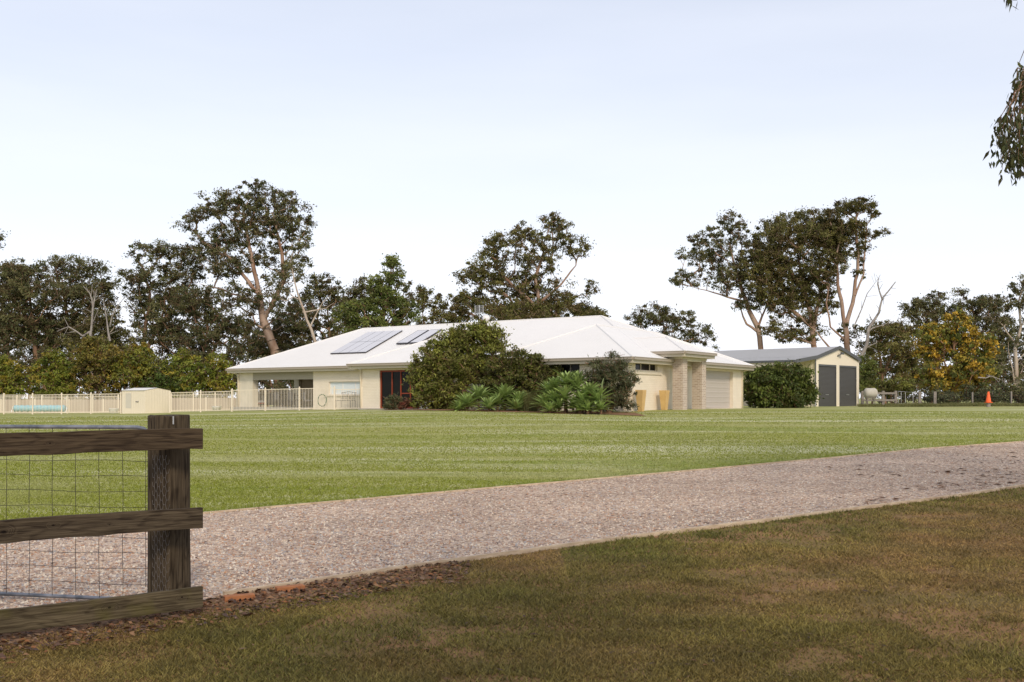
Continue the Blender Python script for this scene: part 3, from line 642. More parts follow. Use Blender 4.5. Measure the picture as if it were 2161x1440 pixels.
# side windows, garage, entry
hz0, hz1 = side_ops[0][2], side_ops[0][3]
m = MB()
for a, b in ((hw0, hw0 + .05), (hw1 - .05, hw1), (hw0 + (hw1 - hw0) * .30, hw0 + (hw1 - hw0) * .30 + .05), (hw0 + (hw1 - hw0) * .70, hw0 + (hw1 - hw0) * .70 + .05)): m.box(-.64, -.58, a, b, hz0 + .045, hz1 - .045)
m.box(-.64, -.58, hw0, hw1, hz0, hz0 + .045); m.box(-.64, -.58, hw0, hw1, hz1 - .045, hz1)
wn = m.build('window', M['cream'], H); MB().quad((-.61, hw0, hz0), (-.61, hw1, hz0), (-.61, hw1, hz1), (-.61, hw0, hz1)).build('pane', M['glass'], wn)
MB().box(-.52, -.44, hw0 - .1, hw1 + .4, hz0 - .16, hz0 - .003).build('window_sill', M['brick'], H)
MB().box(-.72, -.68, gd0 + .002, gd1 - .002, -.02, zt_g - .003).build('garage_door', M['garage'], H)
MB().box(-.70, -.64, en0 + .002, en1 - .002, -.02, 2.097).build('entry_door', M['render'], H)
pf = .55
for vv in (4.28, 6.63):
    MB().box(pf - .54, pf, vv, vv + .54, -.3, ZG + .02).build('brick_column', M['tan'], H)
m = MB(); m.box(pf - .55, pf + .01, 4.20, 7.25, ZG + .022, ZG + .13); m.box(-.5, pf - .552, 4.20, 4.45, ZG - .25, ZG + .13); m.box(-.5, pf - .552, 7.0, 7.25, ZG - .25, ZG + .13); m.box(pf-.30, pf-.02, 4.822, 6.628, ZG-.06, ZG+.02); m.build('lintel', M['render'], H)
MB().box(-.5, .7, 3.9, 7.5, -.4, -.03).build('porch_slab', M['render'], H)
# downpipes
def dpipe(x, y, off):
    MB().tube([(x + off[0] * 1.0, y + off[1] * 1.0, ZG - .12), (x + off[0], y + off[1], ZG - .22), (x, y, ZG - .36), (x, y, -.2)], .045, 10).build('downpipe', M['cream'], H, smooth=True)
dpipe(AX0 + .05, 2.64, (-.25, -.42)); dpipe(WB + .0, .44, (-.35, -.42)); dpipe(-.46, 14.95, (.42, 0)); dpipe(-.7, .44, (0, -.42))
# solar panels and collectors on the main front slope
def on_slope(x, y, lift=.07): return Vector((x, y, ZG + (y - 2.2) * TAN + lift))
def slope_from_px(px, py):
    best = None
    U, V = 15.0, 5.0
    for _ in range(60):
        U = Uat(px, V); zz = zat(py, U, V); V = V * .5 + .5 * (2.2 + (zz - ZG - .07) / TAN)
    return -U, V
a = slope_from_px(697, 746.4); b = slope_from_px(849.6, 697.8)
x0, y0, x1, y1 = a[0], a[1], b[0], b[1]
def panel(x0, x1, y0, y1, nm, lift=.09, fr_=.012):
    m = MB(); c = [on_slope(x0, y0, lift), on_slope(x1, y0, lift), on_slope(x1, y1, lift), on_slope(x0, y1, lift)]
    lo = [p - Vector((0, 0, .06)) for p in c]; i = len(m.v); m.v += [tuple(p) for p in lo + c]
    for f in ((0, 3, 2, 1), (0, 1, 5, 4), (1, 2, 6, 5), (2, 3, 7, 6), (3, 0, 4, 7), (4, 5, 6, 7)): m.f.append(tuple(i + q for q in f))
    o = m.build(nm, M['solarf'], H); g = [on_slope(x0 + fr_, y0 + fr_, lift + .004), on_slope(x1 - fr_, y0 + fr_, lift + .004), on_slope(x1 - fr_, y1 - fr_, lift + .004), on_slope(x0 + fr_, y1 - fr_, lift + .004)]
    MB().quad(*g).build('glass_face', M['solar'], o); return o
nx_ = 4
for i in range(nx_):
    for j in range(2):
        panel(x0 + (x1 - x0) * i / nx_ + .004, x0 + (x1 - x0) * (i + 1) / nx_ - .004, y0 + (y1 - y0) * j / 2 + .004, y0 + (y1 - y0) * (j + 1) / 2 - .004, 'solar_panel')
a = slope_from_px(836, 726.5); b = slope_from_px(905, 698)
panel(a[0], b[0], a[1], b[1], 'hot_water_collector', .12, .05); w_ = b[0] - a[0]; panel(b[0] + .1, b[0] + .1 + w_, a[1], b[1], 'hot_water_collector', .12, .05)
# antennas and roof ventilator
ridge_z = rA[0][2]; ry = rA[0][1]
an_x = -Uat(1012, ry)
m = MB(); m.tube([(an_x, ry, ridge_z - .1), (an_x, ry, ridge_z + 1.05)], .02, 6)
m.build('antenna_mast', M['alum'], H)
m = MB()
for k in range(8): m.tube([(an_x - .35, ry - .05, ridge_z + .52 + k * .07), (an_x + .35, ry - .05, ridge_z + .52 + k * .07)], .010, 4)
for q in (-.3, 0, .3): m.tube([(an_x + q, ry - .04, ridge_z + .48), (an_x + q, ry - .04, ridge_z + 1.04)], .012, 4)
m.build('antenna_grid', M['alum'], H)
vx = -Uat(1026, ry)
MB().lathe([(.12, 0), (.12, .16), (.2, .2), (.24, .32), (.2, .44), (.08, .5)], (vx, ry, ridge_z - .08), 14).build('roof_ventilator', M['roofcap'], H, smooth=True)
# pots beside the entry
for px, V_, lab in ((1352.5, 0, 'tall tapered ochre planter beside the grey green shrub'), (1402, 0, 'tall tapered ochre planter against the tan brick column')):
    U_ = .05; V_ = Vat(px, U_); e = empty('planter', H.matrix_basis @ Vector((0, 0, 0)), -TH, lab, 'planter', None)
    wp = Vector((CX, CY, Z0)) + Vector((CS * (-U_) + SN * V_, -SN * (-U_) + CS * V_, 0)); e.location = (wp.x, wp.y, Z0 - .1)
    m = MB(); i = 0; 
    for (r_, z_) in ((.115, 0), (.195, .99), (.195, 1.03), (.165, 1.03), (.16, .92)): m.v += [(-r_, -r_, z_), (r_, -r_, z_), (r_, r_, z_), (-r_, r_, z_)]
    for k in range(4):
        for j in range(4): m.f.append((k * 4 + j, k * 4 + (j + 1) % 4, k * 4 + 4 + (j + 1) % 4, k * 4 + 4 + j))
    m.f.append((3, 2, 1, 0)); m.build('pot', M['pot'], e, bevel=.01); MB().box(-.158, .158, -.158, .158, .90, .93).build('potting_soil', M['soil'], e)

# ------------------------------------------------------------------ farm shed
TS = R(42.0); gcorner = Vector((21.5, 70.0)); S = empty('machinery_shed', (gcorner.x, gcorner.y, 1.06), -TS, 'cream metal shed with grey gable roof and two charcoal roller doors', 'shed')
# local x = toward the right along u reversed, y = along the gable
SW, SL, SH, SR = 7.5, 13.0, 3.5, .82; LW = 3.3; LH = 3.16
m = MB()
d0a, d0b, d1a, d1b = .45, 3.45, 3.95, 7.05
dh = 2.98
gw = wall_y(0, SW, -.1, 0, -.3, SH, [(d0a, d0b, -.3, dh), (d1a, d1b, -.3, dh)]); 
i = len(gw.v); gw.v += [(-.1, 0, SH), (-.1, SW, SH), (-.1, SW / 2, SH + SR), (0, 0, SH), (0, SW, SH), (0, SW / 2, SH + SR)]; gw.f += [(i + 3, i + 4, i + 5), (i, i + 2, i + 1)]
gw.build('gable_wall', mat('cream_flat_wall', (.82, .735, .58), .5), S)
m = MB(); m.box(-SL, -.102, 0, .08, -.3, SH); m.box(-SL, -.102, SW - .08, SW, -.3, SH); m.box(-SL, -SL + .08, .08, SW - .08, -.3, SH); m.build('side_wall', M['gwall'], S)
m = MB(); o_ = .12
m.quad((-SL, -.02, SH + .03), (o_, -.02, SH + .03), (o_, SW / 2, SH + SR + .04), (-SL, SW / 2, SH + SR + .04)); m.quad((-SL, SW / 2, SH + SR + .04), (o_, SW / 2, SH + SR + .04), (o_, SW + .1, SH + .01), (-SL, SW + .1, SH + .01))
m.quad((-SL, -LW, LH), (o_, -LW, LH), (o_, -.022, SH + .026), (-SL, -.022, SH + .026)); m.build('roof', M['groof'], S, uv='roof')
def barge(m, p, q, dz=.2, t=.03):
    x_ = o_; i = len(m.v)
    for (y_, z_) in (p, q): m.v += [(x_, y_, z_ - dz), (x_ + t, y_, z_ - dz), (x_ + t, y_, z_ + .05), (x_, y_, z_ + .05)]
    for f in ((0, 1, 2, 3), (7, 6, 5, 4), (0, 4, 5, 1), (1, 5, 6, 2), (2, 6, 7, 3), (3, 7, 4, 0)): m.f.append(tuple(i + a for a in f))
m = MB(); barge(m, (-LW, LH), (-.02, SH + .03)); barge(m, (-.019, SH + .03), (SW / 2, SH + SR + .04)); barge(m, (SW / 2 + .001, SH + SR + .04), (SW + .1, SH + .01))
m.box(-SL, o_, -LW - .12, -LW - .002, LH - .14, LH + .01); m.box(.002, .02, -.10, .03, -.3, SH - .1); m.build('barge_trim', M['gtrim'], S)
m = MB(); m.box(-SL, -.02, -LW + .02, -LW + .1, LH - .42, LH - .15); m.build('leanto_beam', M['cream'], S)
for xx in (-.15, -4.4, -8.6): MB().box(xx - .1, xx, -LW + .02, -LW + .12, -.3, LH - .42).build('leanto_post', M['cream'], S)
for a, b in ((d0a, d0b), (d1a, d1b)):
    r_ = MB().box(-.09, -.05, a, b, -.3, dh).build('roller_door', M['rdoor'], S)
    MB().box(-.046, -.02, (a + b) / 2 - .25, (a + b) / 2 + .25, .78, .83).build('door_handle', M['alum'], r_)
    MB().box(-.044, -.005, a + .001, b - .001, dh - .13, dh - .001).box(-.044, -.005, a + .001, a + .07, -.3, dh - .132).box(-.044, -.005, b - .07, b - .001, -.3, dh - .132).build('door_track', M['gtrim'], r_)
m = MB(); m.tube([(.02, 3.55, SH + .15), (.25, 3.75, SH + .3)], .04, 8); m.box(.18, .32, 3.7, 4.05, SH + .26, SH + .42); m.build('floodlight', M['gtrim'], S)
MB().tube([(.06, -.16, -.3), (.06, -.16, 1.6)], .035, 8).build('conduit', M['alum'], S)

# ------------------------------------------------------------------ fences by the pool
def picket_fence(name, A, B, htop, label, npan, pan=2.4, gap=.10, thick=.008, zb=.06, posttop=.10):
    """A,B are xy ends; pickets stand on the ground"""
    A, B = Vector(A), Vector(B); Ld = (B - A).length; d_ = (B - A) / Ld
    e = empty(name, (A.x, A.y, float(gz(A.x, A.y))), math.atan2(d_.y, d_.x), label, 'fence')
    zA = float(gz(A.x, A.y))
    zz = lambda s: float(gz(A.x + d_.x * s, A.y + d_.y * s)) - zA
    for k in range(npan):
        s0, s1 = Ld * k / npan, Ld * (k + 1) / npan; z0, z1 = zz(s0), zz(s1); m = MB()
        def rl(h0):
            i = len(m.v)
            for s_, z_ in ((s0 + .03, z0), (s1 - .03, z1)): m.v += [(s_, -.014, z_ + h0 - .016), (s_, .014, z_ + h0 - .016), (s_, .014, z_ + h0 + .016), (s_, -.014, z_ + h0 + .016)]
            for f in ((0, 1, 2, 3), (7, 6, 5, 4), (0, 4, 5, 1), (1, 5, 6, 2), (2, 6, 7, 3), (3, 7, 4, 0)): m.f.append(tuple(i + a for a in f))
        rl(htop); rl(zb + .03); s_ = s0 + gap
        while s_ < s1 - gap * .5:
            t = (s_ - s0) / (s1 - s0); zc = z0 * (1 - t) + z1 * t; m.box(s_ - thick, s_ + thick, -.008, .008, zc + zb, zc + htop); s_ += gap
        m.build('fence_panel', M['cream'], e)
    for k in range(npan + 1):
        s_ = Ld * k / npan; MB().box(s_ - .033, s_ + .033, -.033, .033, zz(s_) - .1, zz(s_) + htop + .06).lathe([(.045, 0), (.045, .015), (.03, .05), (.008, .06)], (s_, 0, zz(s_) + htop + .06), 8).build('post', M['cream'], e)
    return e
def gxy(px, D): v = P(px, 0, D); return (v.x, v.y)
picket_fence('pool_fence', gxy(-110, 62.5), gxy(255, 60.0), 1.2, 'cream picket pool fence left of the small garden shed', 6)
picket_fence('pool_fence', gxy(359, 59.2), gxy(489, 58.2), 1.2, 'cream picket pool fence between garden shed and house corner', 2)
picket_fence('pool_fence', gxy(490, 58.0), gxy(706, 55.6), 1.24, 'cream picket pool fence in front of the open patio', 3)
picket_fence('pool_fence', gxy(706.5, 55.6), gxy(764, 55.3), 1.15, 'short cream picket pool fence before the low white window', 1)
picket_fence('pool_fence', gxy(-120, 68.0), gxy(250, 66), 1.1, 'lower cream pool fence seen behind the blue cover roller', 7)
picket_fence('pool_fence', gxy(362, 66), gxy(500, 66.5), 1.1, 'lower cream pool fence behind the front fence near the house', 3)
def sheet_fence(A, B, h_, label, m_):
    A, B = Vector(A), Vector(B); Ld = (B - A).length; d_ = (B - A) / Ld; zA = float(gz(A.x, A.y))
    e = empty('sheet_fence', (A.x, A.y, zA - .2), math.atan2(d_.y, d_.x), label, 'fence'); m = MB(); n_ = int(Ld / .5)
    for k in range(n_):
        s0 = Ld * k / n_; y_ = .02 * (k % 2); m.box(s0, s0 + Ld / n_ - .01, y_, y_ + .02, 0, h_)
    m.build('fence_sheet', m_, e)
    for k in range(0, n_, 5): MB().box(Ld * k / n_ - .04, Ld * k / n_ + .04, -.04, -.002, 0, h_ + .04).build('post', M['cream'], e)
tanf = rib_mat('tan_fence_sheet', (.44, .36, .285), .6, .1, .5)
sheet_fence(gxy(-140, 71), gxy(262, 70), 1.12, 'tan sheet metal fence behind the pool on the far left', tanf)
sheet_fence(gxy(355, 70), gxy(560, 71), 1.15, 'tan sheet metal fence behind the pool by the house', tanf)
# garden shed
gs = G(306, 58.6, -.05); e = empty('garden_shed', gs, R(-30), 'small cream metal garden shed standing in the pool fence line', 'shed')
a_, b_ = 2.05, 1.85; hh = 1.42
# local: corner nearest camera at origin; left face along -x, right face along +y
m = MB(); m.box(-a_, 0, 0, b_, 0, hh); m.quad((0, 0, hh), (0, b_, hh), (0, b_ * .5, hh + .14)); m.quad((-a_, 0, hh), (-a_, b_ * .5, hh + .14), (-a_, b_, hh)); m.build('shed_wall', M['gwall'], e)
m = MB(); m.quad((-a_ - .03, -.06, hh), (.03, -.06, hh), (.03, b_ * .5, hh + .16), (-a_ - .03, b_ * .5, hh + .16)); m.quad((-a_ - .03, b_ * .5, hh + .16), (.03, b_ * .5, hh + .16), (.03, b_ + .06, hh), (-a_ - .03, b_ + .06, hh)); m.build('roof', M['roof'], e, uv='roof')
m = MB(); m.box(-a_ + .35, -a_ + .85, -.012, -.002, .35, 1.25); m.build('door', mat('door_panel_cream', (.60, .56, .47), .5), e)
MB().box(-a_ + 1.25, -a_ + 1.5, -.03, -.002, .72, .76).build('door_handle', M['dark'], e)
# pool cover roller
pc = G(84, 64.0, .08); e = empty('pool_cover_roller', pc, R(2), 'pale blue rolled pool cover on a roller behind the fence', 'pool cover')
MB().tube([(-1.6 + .1 * k, 0, .27) for k in range(33)], [.21 + .012 * math.sin(k * 1.7) + .01 * math.sin(k * 4.1) for k in range(33)], 14).build('rolled_cover', M['blue'], e, smooth=True)
for s_ in (-1.72, 1.72): MB().tube([(s_, -.25, 0), (s_, 0, .3), (s_, .25, 0)], .025, 8).tube([(s_, 0, .3), (s_, 0, .42)], .02, 6).build('roller_stand', M['white'], e)
for px, D_, lab in ((240, 64, 'white plastic tub by the small garden shed'), (457, 64.5, 'white plastic tub near the house corner')):
    v_ = G(px, D_); tag(MB().lathe([(.26, 0), (.3, .28), (.32, .3), (.30, .31)], v_, 14).build('tub', M['white'], smooth=True), lab, 'tub')
# things on the patio
def loc_house(x, y, z=0): return Vector((CX + CS * x + SN * y, CY - SN * x + CS * y, Z0 + z))
def chair(x, y, rz, lab, m1, name='patio_chair'):
    e = empty(name, loc_house(x, y), -TH + rz, lab, 'chair')
    MB().box(-.25, .25, -.25, .25, .40, .45).build('seat', m1, e, bevel=.01); MB().box(-.25, .25, .22, .26, .46, .92).build('backrest', m1, e, bevel=.01)
    for sx in (-.22, .22):
        for sy in (-.22, .22): MB().tube([(sx, sy, 0), (sx * .95, sy * .95, .40)], .015, 6).build('leg', M['dark'], e)
    return e
ux = lambda px, V: -Uat(px, V)
e = empty('patio_table', loc_house(ux(606, 4.2), 4.2), -TH, 'charcoal outdoor dining table on the open patio', 'table')
MB().box(-.9, .9, -.45, .45, .70, .74).build('tabletop', M['dark'], e, bevel=.005)
for sx in (-.8, .8):
    for sy in (-.38, .38): MB().box(sx - .03, sx + .03, sy - .03, sy + .03, 0, .699).build('leg', M['dark'], e)
chair(ux(588, 3.5), 3.55, math.pi, 'dark patio chair at the left of the outdoor table', M['dark'])
chair(ux(618, 3.5), 3.55, math.pi, 'dark patio chair at the right of the outdoor table', M['dark'])
chair(ux(645, 3.6), 3.8, math.pi * .8, 'grey metal patio chair closest to the cream wall', mat('grey_chair_metal', (.25, .25, .27), .5))
chair(ux(632, 5.2), 5.3, 0, 'dark patio chair on the far side of the table', M['dark'])
e = empty('lounge_chair', loc_house(ux(543, 3.6), 3.7), -TH - .3, 'low brown lounge chair with grey cushion by the patio pier', 'chair')
MB().box(-.38, .38, -.35, .35, .18, .26).build('seat', M['red'], e, bevel=.01); MB().box(-.36, .36, -.34, .3, .262, .40).build('cushion', M['grey'], e, bevel=.03); MB().box(-.38, .38, .3, .36, .27, .72).build('backrest', M['grey'], e, bevel=.02)
for sx in (-.34, .34):
    for sy in (-.3, .3): MB().box(sx - .02, sx + .02, sy - .02, sy + .02, 0, .18).build('leg', M['red'], e)
e = empty('outdoor_kitchen', loc_house(AX0 + .45, 5.4), -TH + math.pi / 2, 'dark grey outdoor kitchen bench across the open left end of the patio', 'bench')
MB().box(-1.8, 1.6, -.3, .3, .08, .86).build('cabinet', mat('dark_cabinet', (.10, .095, .09), .6), e); MB().box(-1.85, 1.65, -.34, .32, .862, .90).build('worktop', mat('stone_top', (.3, .29, .28), .3), e)
tag(MB().tube([(math.cos(a) * .26 + loc_house(ux(681, 2.55), 2.5).x, loc_house(ux(681, 2.55), 2.5).y + .05 * math.sin(a * 3), loc_house(0, 0, .42).z + math.sin(a) * .36) for a in np.linspace(0, 6.28 * 5, 90)], .022, 6).build('garden_hose', M['hose'], smooth=True), 'coiled green garden hose hanging on the cream wall', 'hose')
e = empty('garden_bench', loc_house(ux(728, 1.9), 1.95), -TH, 'black slatted metal bench below the low white window', 'bench')
m = MB()
for k in range(4): m.box(-.6, .6, -.22 + k * .11, -.14 + k * .11, .40, .425)
m.build('seat', M['dark'], e); m = MB()
for k in range(13): m.tube([(-.55 + k * .092, .22, .5), (-.55 + k * .092, .27, .85)], .009, 5)
m.tube([(-.6, .27, .86), (0, .28, .93), (.6, .27, .86)], .018, 6); m.tube([(-.6, .22, .5), (.6, .22, .5)], .014, 6); m.build('backrest', M['dark'], e)
for sx in (-.56, .56):
    for sy in (-.2, .24): MB().tube([(sx, sy, 0), (sx, sy * .95, .41)], .018, 6).build('leg', M['dark'], e)

# ------------------------------------------------------------------ vegetation
def sprigs(cen, m_, rs, L_, W_, col, flat=.7, droop=.35, cj=.25):
    """m_ leaf sprigs around each centre -> V, F, col"""
    n_ = len(cen); k = n_ * m_
    rs = np.repeat(np.broadcast_to(rs, (n_,)), m_)[:, None]
    dirs = rng.normal(0, 1, (k, 3)); dirs /= np.linalg.norm(dirs, axis=1)[:, None]
    rad = rng.random(k)[:, None] ** .55; rad = rad * np.where(rng.random((k, 1)) < .3, 1 + .75 * rng.random((k, 1)), 1.0)
    off = dirs * rad * rs * np.array([1, 1, flat]); c = np.repeat(cen, m_, 0) + off
    d_ = rng.normal(0, 1, (k, 3)) * .8 + dirs * .6; d_[:, 2] -= droop; d_ /= np.linalg.norm(d_, axis=1)[:, None]
    q = rng.normal(0, 1, (k, 3)); s_ = np.cross(d_, q); s_ /= np.linalg.norm(s_, axis=1)[:, None] + 1e-9
    sc = (.6 + .8 * rng.random(k))[:, None]
    V = np.empty((k, 4, 3), np.float32)
    V[:, 0] = c - d_ * L_ * .5 * sc; V[:, 1] = c + s_ * W_ * .5 * sc; V[:, 2] = c + d_ * L_ * .5 * sc; V[:, 3] = c - s_ * W_ * .5 * sc
    cc = np.repeat(col, m_, 0) * (1 - cj + 2 * cj * rng.random(k))[:, None]
    return V.reshape(-1, 3), np.repeat(cc, 4, 0)
def tubes_np(segs, sides=5):
    """segs: (p,q,r0,r1) -> V,F"""
    p = np.array([s[0] for s in segs], float); q = np.array([s[1] for s in segs], float); r0 = np.array([s[2] for s in segs]); r1 = np.array([s[3] for s in segs])
    t = q - p; t /= np.linalg.norm(t, axis=1)[:, None] + 1e-9; ref = np.where(np.abs(t[:, 2:3]) < .9, [[0, 0, 1.]], [[1., 0, 0]])
    a = np.cross(t, ref); a /= np.linalg.norm(a, axis=1)[:, None]; b = np.cross(t, a); n_ = len(p); V = np.empty((n_, 2, sides, 3))
    for j in range(sides):
        an = 2 * math.pi * j / sides; o = a * math.cos(an) + b * math.sin(an); V[:, 0, j] = p + o * r0[:, None]; V[:, 1, j] = q + o * r1[:, None]
    base = np.arange(n_)[:, None] * 2 * sides; F_ = np.concatenate([base + np.array([[j, (j + 1) % sides, sides + (j + 1) % sides, sides + j]]) for j in range(sides)])
    return V.reshape(-1, 3), F_
KD = 4.4
COLS = dict(
    gum=[(.062, .068, .036), (.045, .052, .028), (.080, .082, .045), (.055, .046, .028)],
    olive=[(.075, .078, .030), (.055, .058, .024), (.095, .092, .038), (.060, .050, .024)],
    fresh=[(.070, .092, .028), (.052, .072, .024), (.095, .115, .036), (.060, .070, .028)],
    autumn=[(.12, .125, .025), (.08, .10, .022), (.17, .135, .025), (.10, .11, .022), (.13, .14, .03)],
    rust=[(.12, .095, .028), (.09, .08, .028), (.15, .105, .03), (.085, .085, .025)],
    gold=[(.28, .185, .03), (.22, .165, .03), (.33, .21, .035), (.15, .135, .03), (.085, .095, .03), (.10, .11, .03)],
    dark=[(.038, .056, .016), (.030, .044, .013), (.060, .080, .022), (.042, .050, .015)],
    greyg=[(.052, .062, .038), (.040, .048, .028), (.070, .080, .050)],
    bottle=[(.074, .086, .022), (.056, .066, .019), (.096, .105, .028), (.055, .056, .020)],
)
def tree(name, label, cat, D, trunks, blobs, cols='gum', bark='bark', dens=1.0, leaves=62, L_=.22, W_=.095, rs=.48, tr=.3, group=None, wander=.12, twr=.015, droop=.35, depth=.8, flat=.7, tint=1.0, inframe=True, thin=None, kd=1.0, world=False, mat_='leaf', limbs=True):
    """trunks: pixel paths; blobs: pixel ellipses (px,py,rx,ry,density)"""
    P_ = (lambda px, py, D: Vector((px, py, D))) if world else P
    pal = np.array(COLS[cols]) * tint * np.array((1.98, 1.86, 1.35))
    nodes = []; par = []; lvl = []; trunk_r = {}
    for path in trunks:
        r0 = path[0]; pts = path[1:]; w3 = []
        for q in pts:
            dd = q[2] if len(q) > 2 else 0
            w3.append(np.array(Vector(q[:3]) if world else P(q[0], q[1], D + dd)))
        if not world and path[1][1] > 790 or world: w3[0][2] = float(gz(w3[0][0], w3[0][1])) - .1
        tot = sum(np.linalg.norm(w3[i + 1] - w3[i]) for i in range(len(w3) - 1)); run = 0; prev = None
        for i in range(len(w3) - 1):
            n_ = max(2, int(np.linalg.norm(w3[i + 1] - w3[i]) / .7))
            for k in range(n_ + (1 if i == len(w3) - 2 else 0)):
                t = k / n_; p = w3[i] * (1 - t) + w3[i + 1] * t
                s_ = (run + t * np.linalg.norm(w3[i + 1] - w3[i])) / tot
                if prev is not None: p = p + rng.normal(0, 1, 3) * .035
                if prev is None and nodes and len(path) > 1:
                    dist = np.linalg.norm(np.array(nodes) - p, axis=1); j = int(np.argmin(dist)); prev = j if dist[j] < 2.5 else None
                nodes.append(p); par.append(-1 if prev is None else prev); prev = len(nodes) - 1; trunk_r[prev] = r0 * .68 * (1 - .82 * s_)
            run += np.linalg.norm(w3[i + 1] - w3[i])
    cen = []; ccol = []
    for bl in blobs:
        px, py, rx, ry = bl[:4]; bd = bl[4] if len(bl) > 4 else 1.0
        if world: c0 = np.array(bl[:3]); rx_, rz_ = bl[3], bl[4]; bd = bl[5] if len(bl) > 5 else 1
        else: c0 = np.array(P(px, py, D)); rx_, rz_ = rx * D / F, ry * D / F
        c0 = c0 + np.array([0, rng.uniform(-.3, .3) * rx_, 0])
        n_ = max(3, int(dens * bd * rx_ * rz_ / (rs ** 2) * KD * kd))
        got = 0; tries = 0
        while got < n_ and tries < n_ * 12:
            tries += 1; v_ = rng.normal(0, 1, 3); v_ /= np.linalg.norm(v_); v_ *= rng.random() ** .42
            p = c0 + v_ * np.array([rx_, rx_ * depth, rz_])
            if inframe is False:
                u_, w2 = p[0] / max(p[1], .01), (p[2] - EYE) / max(p[1], .01)
                if p[1] > .5 and abs(u_) < .518 + .9 / p[1] and w2 < .403 + 1.0 / p[1]: continue
            cen.append(p); ccol.append(pal[rng.integers(0, len(pal))] * rng.uniform(.8, 1.2)); got += 1
    cen = np.array(cen); ccol = np.array(ccol)
    if limbs and nodes:
        base_i = np.array(nodes); order = np.argsort(np.min(np.linalg.norm(cen[:, None] - base_i[None], axis=2), axis=1))
        leafcnt = {}
        NA = np.empty((len(nodes) + len(order) * 6, 3)); NA[:len(nodes)] = nodes; cnt = len(nodes)
        for k in order:
            t_ = cen[k]; dv = t_ - NA[:cnt]; dist = np.linalg.norm(dv, axis=1); cost = dist + 1.6 * np.clip(.25 * np.hypot(dv[:, 0], dv[:, 1]) + .2 - dv[:, 2], 0, None)
            j = int(np.argmin(cost)); p0 = NA[j].copy(); n_ = min(5, max(2, int(dist[j] / .9) + 1)); prev = j
            for q in range(1, n_ + 1):
                s_ = q / n_; p = p0 * (1 - s_) + t_ * s_; p[2] += .10 * dist[j] * math.sin(s_ * math.pi) * (-.6)
                if q < n_: p = p + rng.normal(0, 1, 3) * wander * min(1.5, dist[j] * .5)
                NA[cnt] = p; par.append(prev); prev = cnt; cnt += 1
            leafcnt[prev] = 1
        NA = NA[:cnt]; tot = np.zeros(cnt)
        for k in leafcnt: tot[k] = 1
        for k in range(cnt - 1, -1, -1):
            if par[k] >= 0 and par[k] < k: tot[par[k]] += tot[k]
        rad = twr * np.maximum(tot, 1) ** .5
        for k, r_ in trunk_r.items(): rad[k] = max(r_, min(rad[k], r_ * 1.6)) if trunk_r[k] else rad[k]
        mx_ = max(trunk_r.values()); rad = np.minimum(rad, mx_)
        segs = []
        for k in range(cnt):
            if par[k] >= 0:
                r0 = rad[par[k]] if (k in trunk_r) or rad[par[k]] < rad[k] * 1.7 else rad[k] * 1.25
                segs.append((NA[par[k]], NA[k], r0, rad[k]))
    root_loc = np.array(nodes[0]) if nodes else cen.mean(0)
    e = empty(name, tuple(root_loc), 0, label, cat, group)
    if limbs and nodes:
        tw = max(.010, twr * .8)
        for c_ in cen[rng.random(len(cen)) < .8]:
            for _ in range(3):
                dv_ = rng.normal(0, 1, 3); dv_[2] = abs(dv_[2]) * .5; segs.append((c_, c_ + dv_ / np.linalg.norm(dv_) * rs * rng.uniform(.6, 1.5), tw, tw * .4))
        V, F_ = tubes_np(segs, 6); mesh_np('trunk', V - root_loc, F_, M[bark], e, smooth=True)
    V, cc = sprigs(cen, leaves, rs * (.45 + 1.15 * rng.random(len(cen)) ** 1.5), L_, W_, ccol, flat, droop)
    mesh_np('crown', V - root_loc, np.arange(len(V)).reshape(-1, 4), M[mat_], e, col=cc)
    return e

T = tree
# left wood
T('gum_tree', 'dark gum tree cut off by the left edge of the picture', 'tree', 92, [(.35, (20, 850), (14, 740), (-10, 620), (-20, 520))],
  [(-15, 505, 24, 30, .6), (-20, 600, 90, 50), (10, 680, 80, 45), (30, 600, 45, 35), (-30, 700, 90, 60)], 'gum', 'bark', .95)
T('gum_tree', 'rounded dark gum tree second from the left, flat spreading top', 'tree', 90, [(.32, (80, 850), (78, 760), (70, 690), (60, 600))],
  [(40, 640, 70, 50, .6), (60, 575, 58, 26), (90, 620, 70, 34), (60, 680, 75, 36), (110, 720, 60, 26, .6)], 'gum', 'bark', 1.0)
T('gum_tree', 'domed dark gum tree with top just left of the sky gap', 'tree', 94, [(.33, (150, 850), (150, 760), (140, 660), (130, 590))],
  [(170, 690, 80, 50, .7), (130, 560, 36, 26), (150, 610, 75, 40), (190, 570, 42, 26), (190, 640, 62, 46), (140, 690, 80, 36), (225, 600, 24, 30, .7)], 'gum', 'bark', 1.0)
T('gum_tree', 'dark gum tree with wispy crown between sky gap and tallest tree', 'tree', 92, [(.3, (300, 850), (300, 740), (318, 620), (300, 560)), (.2, (300, 760), (345, 660), (350, 600))],
  [(330, 640, 90, 70, .5), (290, 525, 26, 18, .7), (335, 530, 40, 22), (310, 580, 55, 36), (390, 560, 46, 46), (300, 640, 46, 36, .8), (380, 640, 60, 42), (360, 700, 70, 30, .7)], 'gum', 'bark', .95)
T('gum_tree', 'low dark gum tree in front of the left wood above the hedge', 'tree', 84, [(.22, (205, 850), (210, 760), (220, 690))],
  [(215, 680, 46, 32), (250, 720, 60, 30, .8), (170, 715, 50, 30, .8)], 'olive', 'barkp', 1.0, tint=.8)
